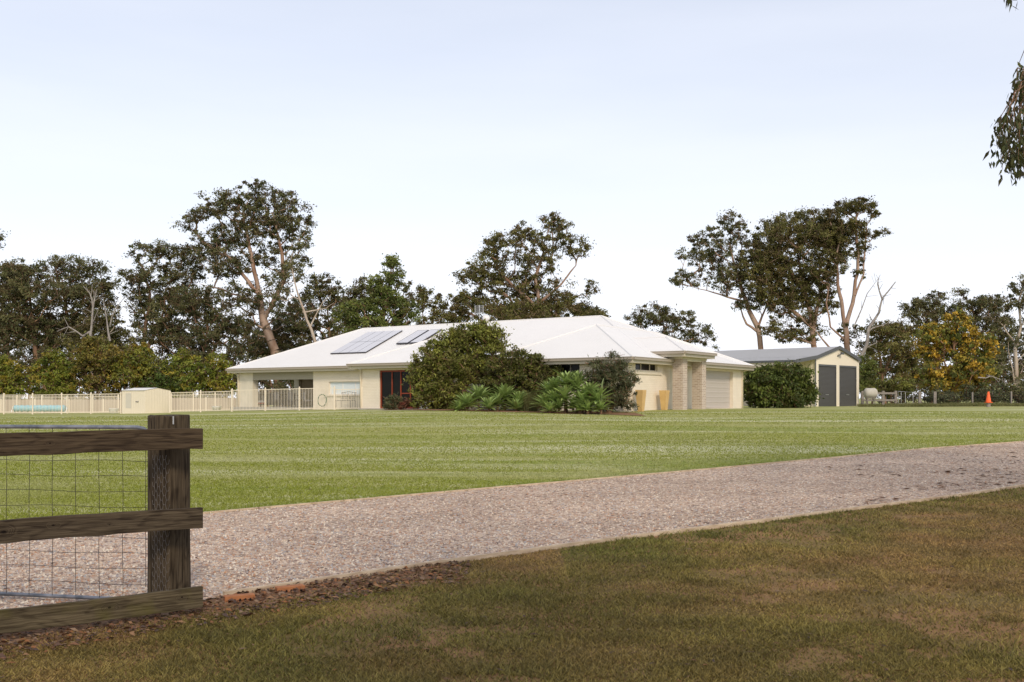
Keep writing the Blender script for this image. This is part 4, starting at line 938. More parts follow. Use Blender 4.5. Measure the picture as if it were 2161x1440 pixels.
T('gum_tree', 'short dark gum tree below the tallest tree on its left', 'tree', 86, [(.25, (420, 850), (430, 740), (440, 680))],
  [(430, 640, 60, 36), (460, 690, 60, 38), (400, 720, 70, 36), (520, 720, 46, 40, .7), (340, 690, 46, 36, .8)], 'gum', 'bark', 1.0, tint=.85)
# the tallest
T('tall_gum_tree', 'tallest gum tree with broad open crown behind the left roof end', 'tree', 90,
  [(.62, (592, 850), (580, 740), (556, 680), (545, 610), (530, 540), (512, 450)), (.30, (556, 680), (600, 590), (592, 520), (575, 450)), (.22, (545, 620), (490, 550), (440, 500)), (.2, (540, 640), (470, 610), (420, 600))],
  [(540, 412, 44, 32), (478, 432, 60, 30), (605, 415, 26, 28, .8), (430, 455, 36, 26, .8), (400, 470, 26, 20, .6), (520, 470, 85, 40, .9), (610, 460, 46, 36), (655, 458, 20, 20, .55), (440, 510, 62, 34, .85), (630, 500, 30, 28, .8), (560, 530, 70, 34, .7),
   (480, 560, 62, 34, .7), (630, 550, 34, 24, .5), (600, 590, 44, 34, .8), (500, 620, 56, 34, .8), (555, 640, 56, 30, .6), (500, 680, 60, 30, .8), (620, 660, 50, 40, .7), (560, 470, 60, 60, .7), (460, 540, 60, 50, .6)], 'gum', 'barkr', .80, rs=.47, tr=.5)
T('gum_tree', 'gum tree with bare pale leaning trunk above the white roof', 'tree', 85,
  [(.34, (690, 850), (664, 718), (640, 655), (626, 612), (615, 560)), (.12, (655, 690), (680, 640), (700, 620)), (.12, (640, 660), (690, 650), (705, 640))],
  [(618, 560, 24, 40, .4), (640, 520, 24, 24, .4), (590, 610, 30, 24, .5)], 'gum', 'barkp', .8, tr=.3)
T('gum_tree', 'dark gum tree just right of the pale leaning trunk', 'tree', 96, [(.28, (700, 850), (700, 740), (690, 650))],
  [(680, 605, 42, 26), (715, 640, 36, 36, .9), (660, 650, 46, 40, .8), (700, 700, 50, 36), (620, 690, 50, 44), (560, 720, 50, 36), (640, 740, 60, 26)], 'gum', 'bark', 1.0)
T('green_tree', 'bright green tree with narrow spire top behind the ridge start', 'tree', 82, [(.25, (800, 850), (805, 700), (822, 600), (826, 560))],
  [(824, 552, 18, 20), (828, 590, 22, 26), (800, 600, 20, 20), (815, 630, 46, 30), (770, 655, 46, 34), (735, 670, 34, 36), (845, 660, 40, 36), (800, 700, 70, 30)], 'fresh', 'bark', 1.1, rs=.40)
T('gum_tree', 'dusky gum tree peeking behind the green spired tree', 'tree', 97, [(.22, (770, 850), (770, 700), (775, 640))],
  [(775, 610, 30, 26), (745, 630, 34, 28), (855, 620, 20, 30)], 'gum', 'bark', .9)
T('gum_tree', 'small slim gum tree with oval crown between two gaps', 'tree', 88, [(.16, (897, 850), (896, 700), (892, 640))],
  [(893, 615, 22, 20), (893, 640, 24, 22, .8), (925, 650, 26, 26), (935, 690, 60, 26), (880, 700, 36, 22, .6)], 'olive', 'bark', 1.0)
T('broad_gum_tree', 'broad gum tree with sloping crown behind the middle of the roof', 'tree', 88,
  [(.48, (1130, 850), (1132, 700), (1138, 640), (1130, 590), (1150, 520)), (.24, (1138, 640), (1185, 600), (1215, 560)), (.24, (1132, 650), (1080, 600), (1040, 560)), (.2, (1132, 670), (1190, 640), (1230, 620))],
  [(1168, 474, 36, 22), (1110, 492, 34, 24), (1060, 515, 42, 26), (1170, 512, 44, 24, .8), (1215, 525, 30, 24, .75), (1240, 530, 14, 18, .5), (1120, 545, 62, 30, .8), (1035, 560, 50, 32, .9), (1000, 590, 40, 30, .9), (1075, 600, 70, 34, .9),
   (985, 640, 46, 32), (1060, 650, 80, 26), (1140, 640, 60, 30, .5), (1205, 640, 46, 30, .6), (1245, 610, 20, 18, .6), (1240, 655, 36, 20, .8), (1160, 662, 90, 26, 1.0), (960, 670, 36, 26), (1240, 665, 50, 20, 1.0), (1080, 665, 90, 24, 1.0), (1130, 600, 90, 44, .5)], 'olive', 'barkr', .95, rs=.45, tint=.92)
T('gum_tree', 'low rounded gum tree behind the right hip of the roof', 'tree', 100, [(.3, (1410, 850), (1405, 730), (1400, 680))],
  [(1385, 662, 46, 24), (1350, 675, 30, 20), (1430, 675, 46, 26, .9), (1475, 705, 36, 24, .8), (1420, 715, 60, 24, .7), (1500, 725, 16, 14, .5)], 'gum', 'bark', .95)
# right group of tall gums
T('gum_tree', 'left leaning russet gum tree with drooping crown behind the shed', 'tree', 98,
  [(.42, (1620, 850), (1606, 730), (1598, 690), (1580, 655), (1562, 600), (1540, 520)), (.22, (1598, 700), (1575, 685), (1562, 650), (1545, 640)), (.2, (1600, 690), (1615, 650), (1625, 610)), (.12, (1578, 640), (1520, 622), (1460, 605))],
  [(1545, 470, 34, 22, .7), (1560, 500, 30, 30, .6), (1500, 500, 34, 22, .6), (1500, 540, 50, 36, .85), (1465, 505, 22, 18, .45), (1450, 540, 24, 20, .4), (1440, 585, 30, 20, .7), (1535, 590, 44, 36, .9), (1470, 590, 24, 18, .5), (1580, 640, 34, 24, .8), (1575, 560, 30, 34, .7)], 'gum', 'barkr', .9, rs=.43)
T('gum_tree', 'dense domed gum tree in the middle of the tall right group', 'tree', 97,
  [(.40, (1726, 850), (1718, 730), (1715, 680), (1695, 600), (1680, 520)), (.26, (1716, 690), (1650, 640), (1625, 590)), (.24, (1716, 700), (1730, 620), (1728, 540)), (.2, (1700, 620), (1660, 560), (1640, 520))],
  [(1640, 480, 46, 26, .8), (1700, 470, 50, 26), (1740, 490, 40, 36), (1680, 505, 85, 34, 1.1), (1615, 520, 44, 32, 1.1), (1750, 530, 36, 34), (1650, 560, 70, 34), (1610, 600, 42, 36, 1.0), (1720, 580, 50, 34, .7), (1640, 640, 46, 30, .7), (1700, 640, 50, 44, .8), (1690, 700, 56, 26, .8), (1600, 560, 50, 36, .9), (1660, 610, 60, 40, .9), (1740, 620, 36, 50, .6), (1760, 500, 40, 30), (1630, 690, 36, 24, .5)], 'olive', 'barkr', 1.15, rs=.45, tint=.95)
T('gum_tree', 'tall sparse gum tree with forked reddish trunks at the shed apex', 'tree', 95,
  [(.48, (1795, 850), (1788, 745), (1785, 690), (1800, 640), (1812, 560), (1806, 480), (1810, 440)), (.22, (1784, 700), (1768, 600), (1765, 540), (1780, 480)), (.16, (1786, 720), (1752, 690), (1745, 640), (1750, 600)), (.18, (1796, 650), (1822, 580), (1826, 520), (1830, 480)), (.16, (1760, 745), (1722, 700), (1690, 670))],
  [(1770, 480, 46, 26, .9), (1790, 520, 40, 34, .6), (1745, 560, 46, 44, .6), (1818, 432, 34, 16, 1.1), (1785, 440, 30, 18), (1845, 445, 14, 16, .8), (1760, 455, 26, 16), (1800, 480, 34, 20, .8), (1830, 490, 30, 14, .6), (1860, 490, 20, 10, .4), (1815, 530, 22, 24, .5), (1770, 560, 20, 24, .4), (1815, 570, 16, 20, .4), (1790, 700, 24, 26, .5)], 'olive', 'barkr', 1.0, rs=.42, tint=.85)
# dead tree
def bare(name, label, D, paths, bark='barkg', cat='tree'):
    segs = []
    for path in paths:
        r0 = path[0]; w3 = [np.array(P(q[0], q[1], D + (q[2] if len(q) > 2 else 0))) for q in path[1:]]
        if path[1][1] > 840: w3[0][2] = float(gz(w3[0][0], w3[0][1])) - .1
        nn = len(w3) - 1
        for i in range(nn):
            mid = (w3[i] + w3[i + 1]) / 2 + rng.normal(0, .06, 3); ra = r0 * (1 - .8 * i / nn); rb = r0 * (1 - .8 * (i + 1) / nn); segs += [(w3[i], mid, ra, (ra + rb) / 2), (mid, w3[i + 1], (ra + rb) / 2, rb)]
            for k in range(3):
                d_ = w3[i + 1] - w3[i]; dl = np.linalg.norm(d_); st = w3[i] + d_ * rng.random(); en = st + (d_ / dl * .6 + rng.normal(0, .5, 3)) * min(dl, 2.2) * .5; segs.append((st, en, rb * .35 + .01, .012))
    root = segs[0][0].copy(); V, F_ = tubes_np(segs, 6); o = mesh_np(name, V - root, F_, M[bark], smooth=True); o.location = root; tag(o, label, cat); return o
bare('dead_tree', 'bare leafless grey tree reaching out right of the shed roof', 90, [(.22, (1790, 850), (1802, 775), (1828, 730), (1832, 695), (1855, 660), (1862, 630), (1890, 595)), (.09, (1832, 700), (1850, 690), (1880, 678)), (.08, (1862, 632), (1852, 600), (1858, 580)), (.08, (1800, 770), (1815, 740), (1808, 710)), (.06, (1802, 690), (1830, 620), (1856, 585)), (.05, (1828, 735), (1850, 724), (1852, 722))])
bare('dead_tree', 'pale dead branches sticking out of the left wood', 82, [(.12, (196, 850), (190, 700), (175, 710), (145, 690), (120, 700)), (.10, (190, 720), (196, 650), (190, 620), (176, 605)), (.08, (196, 650), (205, 610)), (.1, (232, 720), (226, 680), (218, 630)), (.07, (232, 690), (246, 650), (262, 628))])
# trees right of the shed
T('olive_tree', 'dense dome shaped olive green tree right of the shed', 'tree', 92, [(.24, (1868, 850), (1862, 800), (1858, 760), (1850, 710)), (.18, (1864, 790), (1885, 740), (1900, 720))],
  [(1845, 700, 36, 24), (1885, 695, 42, 22), (1915, 700, 36, 26), (1860, 730, 46, 20, .8), (1910, 745, 36, 24, .8), (1830, 770, 18, 26, .7), (1940, 760, 36, 34), (1880, 730, 60, 36, .8), (1890, 780, 56, 26, .7), (1925, 800, 40, 30)], 'olive', 'bark', 1.0, tint=1.05)
T('gum_tree', 'layered dark gum tree rising behind the golden tree on its left', 'tree', 100, [(.26, (1965, 850), (1960, 740), (1955, 670)), (.16, (1958, 720), (1990, 650))],
  [(1925, 645, 30, 14), (1950, 640, 30, 16), (1975, 625, 22, 12), (1945, 665, 46, 18), (1985, 655, 26, 22, .8), (1915, 660, 22, 10, .8), (1960, 695, 40, 22, .8), (1990, 720, 46, 40)], 'gum', 'bark', 1.1, rs=.5)
T('gum_tree', 'dark gum tree behind the right side of the golden tree', 'tree', 98, [(.28, (2060, 850), (2060, 740), (2055, 660))],
  [(2028, 618, 20, 10, .8), (2045, 640, 26, 16, .9), (2075, 645, 40, 20), (2100, 640, 30, 18), (2040, 670, 46, 26, .9), (2090, 690, 50, 30), (2105, 740, 36, 44), (2125, 700, 30, 40, .8), (2020, 645, 16, 12)], 'gum', 'bark', 1.0)
T('golden_tree', 'golden autumn tree with yellow orange leaves by the right fence', 'tree', 76, [(.2, (2015, 850), (2018, 790), (2012, 730), (2020, 690)), (.12, (2018, 800), (1990, 740), (1975, 720)), (.12, (2018, 790), (2060, 740))],
  [(2030, 672, 22, 18, 1.1), (2005, 680, 20, 16), (2020, 700, 46, 26, 1.1), (1960, 705, 30, 22), (1985, 730, 44, 34, 1.1), (2060, 720, 40, 26), (2040, 750, 46, 34), (1950, 745, 22, 22, .8), (2085, 750, 22, 24, .9), (1960, 790, 34, 24), (2010, 800, 44, 30), (2070, 790, 34, 30), (2090, 720, 16, 14, .7), (2010, 830, 50, 18, .9), (1975, 812, 40, 20), (2055, 815, 40, 22), (2040, 790, 60, 40)], 'gold', 'bark', 1.1, rs=.36, leaves=34, L_=.22, W_=.12, tint=np.array((.80, .86, .9)))
T('white_gum_tree', 'white trunked gum tree at the right edge of the picture', 'tree', 84, [(.34, (2152, 850), (2146, 790), (2142, 740), (2154, 690), (2150, 640), (2158, 600)), (.14, (2145, 730), (2125, 700), (2110, 680)), (.15, (2150, 800), (2132, 760), (2128, 720))],
  [(2146, 605, 16, 16, .9), (2165, 600, 20, 20), (2140, 640, 20, 20, .8), (2170, 650, 30, 30), (2120, 670, 28, 26, .7), (2175, 720, 40, 40, .8), (2110, 760, 24, 40, .6), (2170, 790, 40, 34, .8)], 'gum', 'barkp', 1.0, rs=.5)
bare('fallen_branch', 'pale arched dead branch beside the golden tree', 66, [(.05, (2064, 797), (2090, 794), (2108, 800), (2122, 806))], cat='branch')
# hedge row of rounded autumn tinged trees on the left
for px, top, hw_, cn, lab in ((0, 742, 62, 'autumn', 'olive and yellow small tree at the far left above the pool fence'), (112, 736, 58, 'autumn', 'orange tipped small tree second in the row above the pool fence'),
                              (205, 702, 62, 'rust', 'tallest rust brown small tree in the row behind the pool'), (292, 722, 58, 'autumn', 'greenest small tree behind the cream garden shed'),
                              (385, 736, 58, 'autumn', 'yellow green small tree right of the garden shed'), (458, 742, 40, 'autumn', 'narrow orange tipped tree beside the left roof corner'),
                              (345, 770, 50, 'dark', 'low dark green tree filling the row behind the garden shed')):
    D_ = 74 + (px % 3); b_ = 850
    T('small_tree', lab, 'tree', D_, [(.12, (px, 850), (px, 800), (px + 4, top + 30))], [(px, top + 22, hw_ * .5, 20), (px - hw_ * .45, top + 48, hw_ * .5, 26), (px + hw_ * .45, top + 46, hw_ * .5, 26), (px, top + 70, hw_ * .9, 38), (px, 820, hw_ * .95, 34)], cn, 'bark', 1.1, rs=.38, leaves=40, L_=.21, W_=.10, tint=np.array((.86, .95, .9)) if px != 292 else .85)
for px, py, rx, ry, D_, lab in ((565, 790, 50, 50, 84, 'dark understorey tree seen through the open patio'), (640, 770, 50, 40, 86, 'dark understorey tree hidden behind the left roof slope'), (500, 770, 40, 46, 82, 'dark understorey tree behind the left roof corner'),
        (60, 770, 70, 50, 86, 'dark understorey tree low in the far left wood'), (190, 770, 70, 50, 87, 'dark understorey tree behind the tallest rust brown tree'), (320, 760, 70, 50, 86, 'dark understorey tree behind the garden shed row'), (430, 750, 60, 50, 85, 'dark understorey tree behind the narrow orange tipped tree'),
        (1900, 800, 60, 36, 95, 'dark understorey tree behind the low spreading green bush'), (2120, 790, 50, 44, 96, 'dark understorey tree behind the white trunked gum'),
        (1965, 790, 50, 50, 97, 'dark understorey tree behind the golden tree'), (612, 815, 34, 40, 80, 'dark understorey tree filling the view through the patio'), (2070, 790, 50, 44, 96, 'dusky understorey tree between golden tree and white gum'), (1840, 770, 40, 50, 99, 'dusky understorey tree behind the dead grey tree'), (-10, 740, 60, 60, 88, 'dark understorey tree at the very left edge'), (120, 720, 60, 50, 97, 'dusky understorey tree deep in the left wood'), (260, 740, 60, 50, 98, 'dusky understorey tree below the sky gap'),
        (590, 720, 70, 50, 99, 'dusky understorey tree behind the reddish trunk of the tallest tree')):
    T('understorey_tree', lab, 'tree', D_, [(.14, (px, 850), (px + 6, py + 20), (px, py - 10))], [(px, py, rx, ry, 1.0), (px - rx * .4, py + 30, rx * .8, ry * .7, .9)], 'gum', 'bark', .9, leaves=44, tint=.8)
# shrubs in front of the house
T('large_shrub', 'largest olive bottlebrush shrub reaching the roof ridge', 'shrub', 49.5, [(.10, (975, 866), (978, 820), (1000, 760), (1015, 720)), (.08, (975, 866), (940, 810), (910, 760)), (.07, (975, 866), (990, 800), (1030, 770)), (.07, (970, 866), (900, 840), (885, 820))],
  [(1025, 692, 34, 18), (1000, 705, 40, 24), (1048, 718, 26, 22), (960, 722, 44, 28), (1010, 740, 56, 30), (920, 755, 46, 34), (960, 775, 60, 34), (1010, 785, 44, 30, .9), (890, 790, 28, 34), (930, 815, 56, 34), (900, 840, 36, 26, .9), (960, 842, 44, 24, .9), (945, 860, 40, 10, .9)], 'bottle', 'bark', 1.0, rs=.30, leaves=60, kd=1.7, tint=1.22, L_=.16, W_=.065, twr=.012, droop=-.1, mat_='leafs', depth=.7)
T('round_shrub', 'dense dark brown green rounded shrub right of the largest shrub', 'shrub', 48.0, [(.09, (1110, 866), (1105, 820), (1100, 780)), (.07, (1108, 866), (1130, 810))],
  [(1095, 762, 46, 24), (1055, 775, 36, 26), (1140, 785, 40, 32), (1090, 805, 76, 36), (1050, 825, 30, 26), (1145, 825, 36, 30), (1100, 845, 60, 16), (1165, 800, 18, 20), (1178, 782, 10, 10, .6)], 'bottle', 'bark', 1.1, rs=.32, leaves=60, kd=1.6, L_=.14, W_=.07, twr=.012, tint=.66, mat_='leafs', depth=.65)
T('grey_shrub', 'fine leaved grey green shrub in front of the house corner', 'shrub', 44.3, [(.05, (1285, 866), (1288, 820), (1290, 780)), (.04, (1283, 866), (1262, 810)), (.04, (1286, 866), (1318, 820))],
  [(1285, 775, 32, 20), (1258, 785, 24, 22), (1312, 780, 24, 20), (1290, 805, 52, 30), (1330, 805, 16, 24, .7), (1255, 820, 24, 30), (1300, 838, 44, 22, 1.0), (1275, 850, 36, 14, 1.0), (1310, 853, 34, 10, 1.0), (1290, 752, 20, 8, .4)], 'greyg', 'bark', 1.15, rs=.27, leaves=54, kd=1.6, L_=.16, W_=.03, twr=.008, droop=-.6, tint=.82, mat_='leafs')
T('small_shrub', 'small blue green shrub before the red framed doors', 'shrub', 50, [(.03, (832, 868), (832, 850))], [(830, 846, 18, 14), (822, 856, 14, 10), (840, 858, 12, 8)], 'greyg', 'bark', 1.1, rs=.22, leaves=50, kd=1.6, L_=.14, W_=.03, twr=.008, droop=-.5, tint=1.0, mat_='leafs')
COLS['wine'] = [(.09, .03, .025), (.06, .03, .02)]
T('small_shrub', 'small wine red plant beside the largest shrub', 'shrub', 49.8, [(.02, (852, 868), (852, 856))], [(852, 858, 14, 9), (868, 850, 12, 10, .7)], 'wine', 'bark', 1.1, rs=.18, leaves=40, kd=1.6, L_=.1, W_=.05, twr=.008, mat_='leafs')
T('hedge_shrub', 'dense glossy dark green shrub between garage and shed', 'shrub', 60.0, [(.09, (1610, 866), (1615, 820)), (.09, (1680, 866), (1675, 815))],
  [(1600, 785, 30, 20), (1640, 785, 36, 18), (1680, 788, 30, 20), (1620, 820, 50, 36), (1670, 825, 50, 34), (1700, 830, 22, 28), (1590, 830, 22, 30), (1650, 846, 70, 14)], 'dark', 'bark', 1.35, rs=.36, leaves=70, kd=1.6, L_=.17, W_=.09, twr=.012, mat_='leafs')
# low scrub at the right fence
for px, py, rx, ry, cn, D_, lab in ((1880, 815, 52, 18, 'bottle', 74, 'low spreading green bush behind the weathered rail fence'), (1985, 835, 36, 14, 'greyg', 72, 'low grey brush under the golden tree'), (2085, 828, 50, 22, 'greyg', 74, 'grey green brush behind the orange cone'),
                                (2150, 828, 40, 24, 'gum', 74, 'dark brush under the white gum tree'), (1830, 790, 22, 40, 'fresh', 86, 'light green sapling just right of the shed corner')):
    T('low_shrub', lab, 'shrub', D_, [(.04, (px, 852), (px, py))], [(px - rx * .4, py, rx * .6, ry), (px + rx * .4, py + 2, rx * .6, ry * .9), (px, py + ry * .5, rx, ry * .8)], cn, 'bark', 1.1, rs=.4, leaves=60, L_=.2, W_=.07, twr=.01, mat_='leafs')

# agaves
def agave(px, D_, z_py, rad_, lab, seed, grp):
    rr = np.random.default_rng(seed); g = G(px, D_); top = P(px, z_py, D_); hgt = max(.05, top.z - g.z); V = []; Fc = []; cols = []
    nl = 40; mb = MB(); mb.tube([(0, 0, -.05), (.02, .0, hgt * .5), (0, 0, hgt)], [.06, .055, .05], 8)
    for k in range(nl):
        t = k / nl; az = k * 2.39996 + rr.uniform(-.2, .2); elv = 1.42 - 1.45 * t + rr.uniform(-.1, .1); ln = rad_ * 1.38 * (.62 + .45 * min(1, t * 2)) * rr.uniform(.85, 1.1); wd = ln * .095
        p = np.array([0, 0, hgt - .02 - .10 * t]); el_ = elv; hd = np.array([math.cos(az), math.sin(az), 0]); sd_ = np.array([-math.sin(az), math.cos(az), 0]); b0 = len(V); N_ = 6
        cc = np.array((.30, .40, .14)) * rr.uniform(.45, 1.3) + np.array((.06, .06, .0)) * rr.random()
        for q in range(N_ + 1):
            s_ = q / N_; wq = wd * (math.sin(math.pi * min(1, .18 + s_ * .82)) ** .8 if q < N_ else .02); nrm = hd * (-math.sin(el_)) + np.array([0, 0, math.cos(el_)])
            V += [p - sd_ * wq + nrm * wq * .45, p, p + sd_ * wq + nrm * wq * .45]; cols += [cc * 1.15, cc * .9, cc * 1.15]
            p = p + (hd * math.cos(el_) + np.array([0, 0, math.sin(el_)])) * ln / N_; el_ -= .055
        for q in range(N_):
            a = b0 + q * 3; Fc += [(a, a + 1, a + 4, a + 3), (a + 1, a + 2, a + 5, a + 4)]
    e = empty('agave', g, rr.uniform(0, 6), lab, 'agave', grp)
    mesh_np('rosette', np.array(V), np.array(Fc), M['agave'], e, col=np.array(cols)); mb.build('stem', M['bark'], e, smooth=True)
    return e
ag = [(985, 46.5, 852, .62, 'leftmost agave rosette of the low clump below the largest shrub'), (1010, 47.2, 838, .66, 'pale topped agave raised in the left half of the low clump'), (1031, 45.9, 858, .60, 'lowest agave at the front middle of the low clump'),
      (1065, 47.0, 836, .68, 'tallest agave rosette in the low clump'), (1050, 46.6, 850, .58, 'agave tucked between the tallest and the lowest of the low clump'), (1095, 46.5, 845, .58, 'agave at the upper right of the low clump'), (1090, 46.0, 860, .52, 'rightmost ground level agave of the low clump'), (970, 46.3, 860, .45, 'small agave at the left tip of the low clump'),
      (1196, 44.5, 808, .66, 'highest agave rosette against the dark front window'), (1160, 45.0, 828, .60, 'agave on the upper left of the tall clump'), (1218, 44.2, 818, .62, 'agave to the right of the highest rosette'), (1150, 44.6, 852, .56, 'agave at the lower left end of the tall clump'),
      (1192, 43.9, 838, .64, 'agave in the very middle of the tall clump'), (1230, 43.0, 846, .60, 'agave at the lower middle right of the tall clump'), (1262, 42.7, 842, .60, 'grey green agave touching the fine leaved grey shrub'), (1210, 43.5, 857, .52, 'front lowest agave of the tall clump'), (1180, 43.9, 858, .5, 'small front agave left of the lowest one in the tall clump'), (1246, 42.9, 826, .52, 'upper right agave of the tall clump near the grey shrub'), (1172, 44.8, 816, .55, 'agave behind and left of the highest rosette'), (1236, 43.6, 832, .5, 'agave in the upper right middle of the tall clump'), (1170, 44.2, 842, .5, 'agave in the lower left middle of the tall clump'), (1268, 42.4, 860, .44, 'ground level agave at the right tip of the tall clump'), (1240, 42.5, 861, .46, 'ground level agave just left of the right tip of the tall clump'), (1225, 42.8, 862, .42, 'ground level agave beside the flower spike'), (1160, 43.6, 863, .42, 'ground level agave at the left front of the tall clump'), (1222, 44.4, 802, .5, 'second highest agave just right of the window rosette')]
for k, (px, D_, zp, rd, lab) in enumerate(ag): agave(px, D_, zp, rd, lab, k + 3, 'agaves in the low clump' if k < 8 else 'agaves in the tall clump')
m = MB(); g = G(1268, 42.6); m.tube([(0, 0, .3), (.02, 0, .9), (.06, 0, 1.35), (.12, 0, 1.55)], [.05, .05, .035, .015], 8); o = m.build('agave_flower_spike', mat('spike_green', (.16, .2, .08), .7), smooth=True); o.location = g; tag(o, 'pale green curved agave flower spike in front of grey shrub', 'flower spike')
# strap grass tuft
g = G(1120, 45.5); n = 260; X = g.x + rng.normal(0, .13, n); Y = g.y + rng.normal(0, .13, n); h = .55 + .55 * rng.random(n)
V = np.empty((n, 3, 3)); z = gz(X, Y); V[:, 0] = np.stack([X - .012, Y, z], -1); V[:, 1] = np.stack([X + .012, Y, z], -1); V[:, 2] = np.stack([X + rng.normal(0, .16, n), Y + rng.normal(0, .16, n), z + h], -1)
tag(mesh_np('strap_grass', V.reshape(-1, 3), np.arange(n * 3).reshape(-1, 3), M['grass'], col=np.tile((.10, .10, .03), (n * 3, 1))), 'upright strappy grass tuft between the two agave clumps', 'plant')
# garden bed soil under the shrubs
bx2 = np.linspace((815 - 1080.5) / F * 51, (1345 - 1080.5) / F * 43.5, 60); t = np.linspace(0, 1, 60)
mid = 50.5 + (43.2 - 50.5) * t; tag(strip('garden_bed', bx2, mid - 2.2 + .25 * np.sin(bx2 * 2), mid + 1.2, 8, M['soilbed'], .02), kind='structure')

# ------------------------------------------------------------------ paddock fence, tank, cone
def postrail(pts, h_, label, rails=(.95, .45), nm='rail_fence'):
    e = empty(nm, pts[0], 0, label, 'fence'); o = Vector(pts[0])
    for p in pts: q = Vector(p) - o; MB().box(q.x - .09, q.x + .09, q.y - .09, q.y + .09, q.z - .2, q.z + h_).build('post', M['timberg'], e)
    for a, b in zip(pts[:-1], pts[1:]):
        a, b = Vector(a) - o, Vector(b) - o
        for hh_ in rails:
            m = MB(); i = 0; dn = Vector((-(b - a).y, (b - a).x, 0)).normalized() * .02
            for q in (a, b):
                for s_, zz in ((-1, -.07), (1, -.07), (1, .07), (-1, .07)): m.v.append(tuple(q + dn * s_ + Vector((0, -.11, hh_ + zz))))
            for f in ((0, 1, 2, 3), (7, 6, 5, 4), (0, 4, 5, 1), (1, 5, 6, 2), (2, 6, 7, 3), (3, 7, 4, 0)): m.f.append(f)
            m.build('rail', M['timberg'], e)
    return e
postrail([G(1820, 71), G(1863.5, 71), G(1890, 71)], 1.12, 'weathered grey timber post and rail fence right of the shed')
e = empty('paddock_gate', G(1893, 71), 0, 'grey tube paddock gate with wire infill beside the rail fence', 'gate'); wg = (1940 - 1893) / F * 71
m = MB(); m.tube([(.1, 0, .2), (.1, 0, 1.08), (wg - .05, 0, 1.0), (wg - .05, 0, .15), (.1, 0, .2)], .022, 6)
for xx in (.3, .6, 1.15): m.tube([(xx, 0, .2), (xx, 0, 1.05)], .018, 5)
m.build('tube_frame', M['alum'], e); m = MB()
for k in range(6): m.tube([(.1, 0, .3 + .12 * k), (wg - .05, 0, .27 + .12 * k)], .006, 4)
m.build('wire_infill', M['wire'], e)
e = empty('wire_fence', G(1941, 71), 0, 'low wire paddock fence with mixed posts at the far right', 'fence'); o = G(1941, 71)
xsf = (1941, 1973, 2052, 2134, 2175)
for k, px in enumerate(xsf):
    q = G(px, 71) - o; MB().box(q.x - (.1 if k in (0, 1) else .045), q.x + (.1 if k in (0, 1) else .045), -.06, .06, q.z - .2, q.z + (1.05 if k != 2 else 1.0)).build('post', M['timberg'], e)
m = MB(); wl_ = (G(2240, 71) - o).x
for hz_ in (.25, .4, .55, .7, .85, .97): m.tube([(0, 0, hz_), (wl_, 0, hz_ + (G(2240, 71) - o).z)], .007, 4)
for k in range(60): m.tube([(wl_ * k / 60, 0, .1), (wl_ * k / 60, 0, .97)], .004, 3)
m.build('wire_strands', M['wire'], e)
v_ = G(1837, 69.5); e = empty('water_tank', v_, 0, 'pale round plastic tank on a stand before the rail fence', 'tank')
MB().tube([(-.45, 0, .95), (-.42, 0, .95), (-.3, 0, .95), (.3, 0, .95), (.42, 0, .95), (.45, 0, .95)], [.12, .26, .36, .36, .26, .12], 16).build('tank_body', M['tank'], e, smooth=True)
for sx in (-.25, .25):
    MB().tube([(sx, -.2, 0), (sx, -.12, .65)], .03, 6).tube([(sx, .2, 0), (sx, .12, .65)], .03, 6).build('stand_leg', M['timberg'], e)
MB().box(-.35, .35, -.2, .2, .58, .64).build('stand_top', M['timberg'], e)
v_ = G(2086, 66, 0); e = empty('traffic_cone', v_ + Vector((0, 0, .28)), 0, 'orange traffic cone standing on a low stump at the far right', 'cone')
MB().lathe([(.19, .04), (.17, .06), (.06, .72), (.05, .74)], (0, 0, 0), 16).build('cone_body', M['cone'], e, smooth=True); MB().box(-.2, .2, -.2, .2, 0, .035).build('cone_base', M['cone'], e)
tag(MB().lathe([(.15, -.1), (.13, .1), (.13, .279)], v_, 12).build('stump', M['timberg']), 'low grey timber stump under the orange cone', 'stump')
# long dry grass along that fence
n = 26000; px = rng.uniform(1812, 2200, n); D_ = rng.uniform(68.2, 73, n); X = (px - 1080.5) / F * D_
c = lerp((.26, .23, .10), (.15, .17, .05), rng.random(n))
blades('long_grass', X, D_, .12 + .28 * rng.random(n) * vnoise(X, D_, .8), np.full(n, .02), c, M['grass'], 'long dry grass along the paddock fence', 0)

# ------------------------------------------------------------------ near gum at the right edge and the trees that shade the foreground
def leaf_spray(name_px, D, n_, seed):
    r2 = np.random.default_rng(seed); V = []; segs = []
    return V
SH = tree('overhanging_gum_tree', 'near gum tree whose leafy branch hangs in at the right edge', 'tree', 0,
  [(.26, (11.5, 13.5, 0), (11.2, 13.3, 3), (10.6, 13.4, 6), (10.0, 12.6, 9), (9.5, 11.5, 12)), (.10, (10.6, 13.4, 6.2), (9.4, 13.8, 7.2), (8.2, 14.0, 6.7), (7.5, 14.0, 6.2))],
  [(10, 11, 11, 3.5, 2.4), (12.5, 13, 9, 3, 2.5), (11.5, 8.5, 10, 3.5, 2.2), (9.5, 6, 10, 3, 1.8), (12, 14, 6, 2, 1.6)], 'gum', 'barkp', .15, leaves=55, L_=.3, W_=.1, rs=.7, inframe=False, world=True, depth=1)
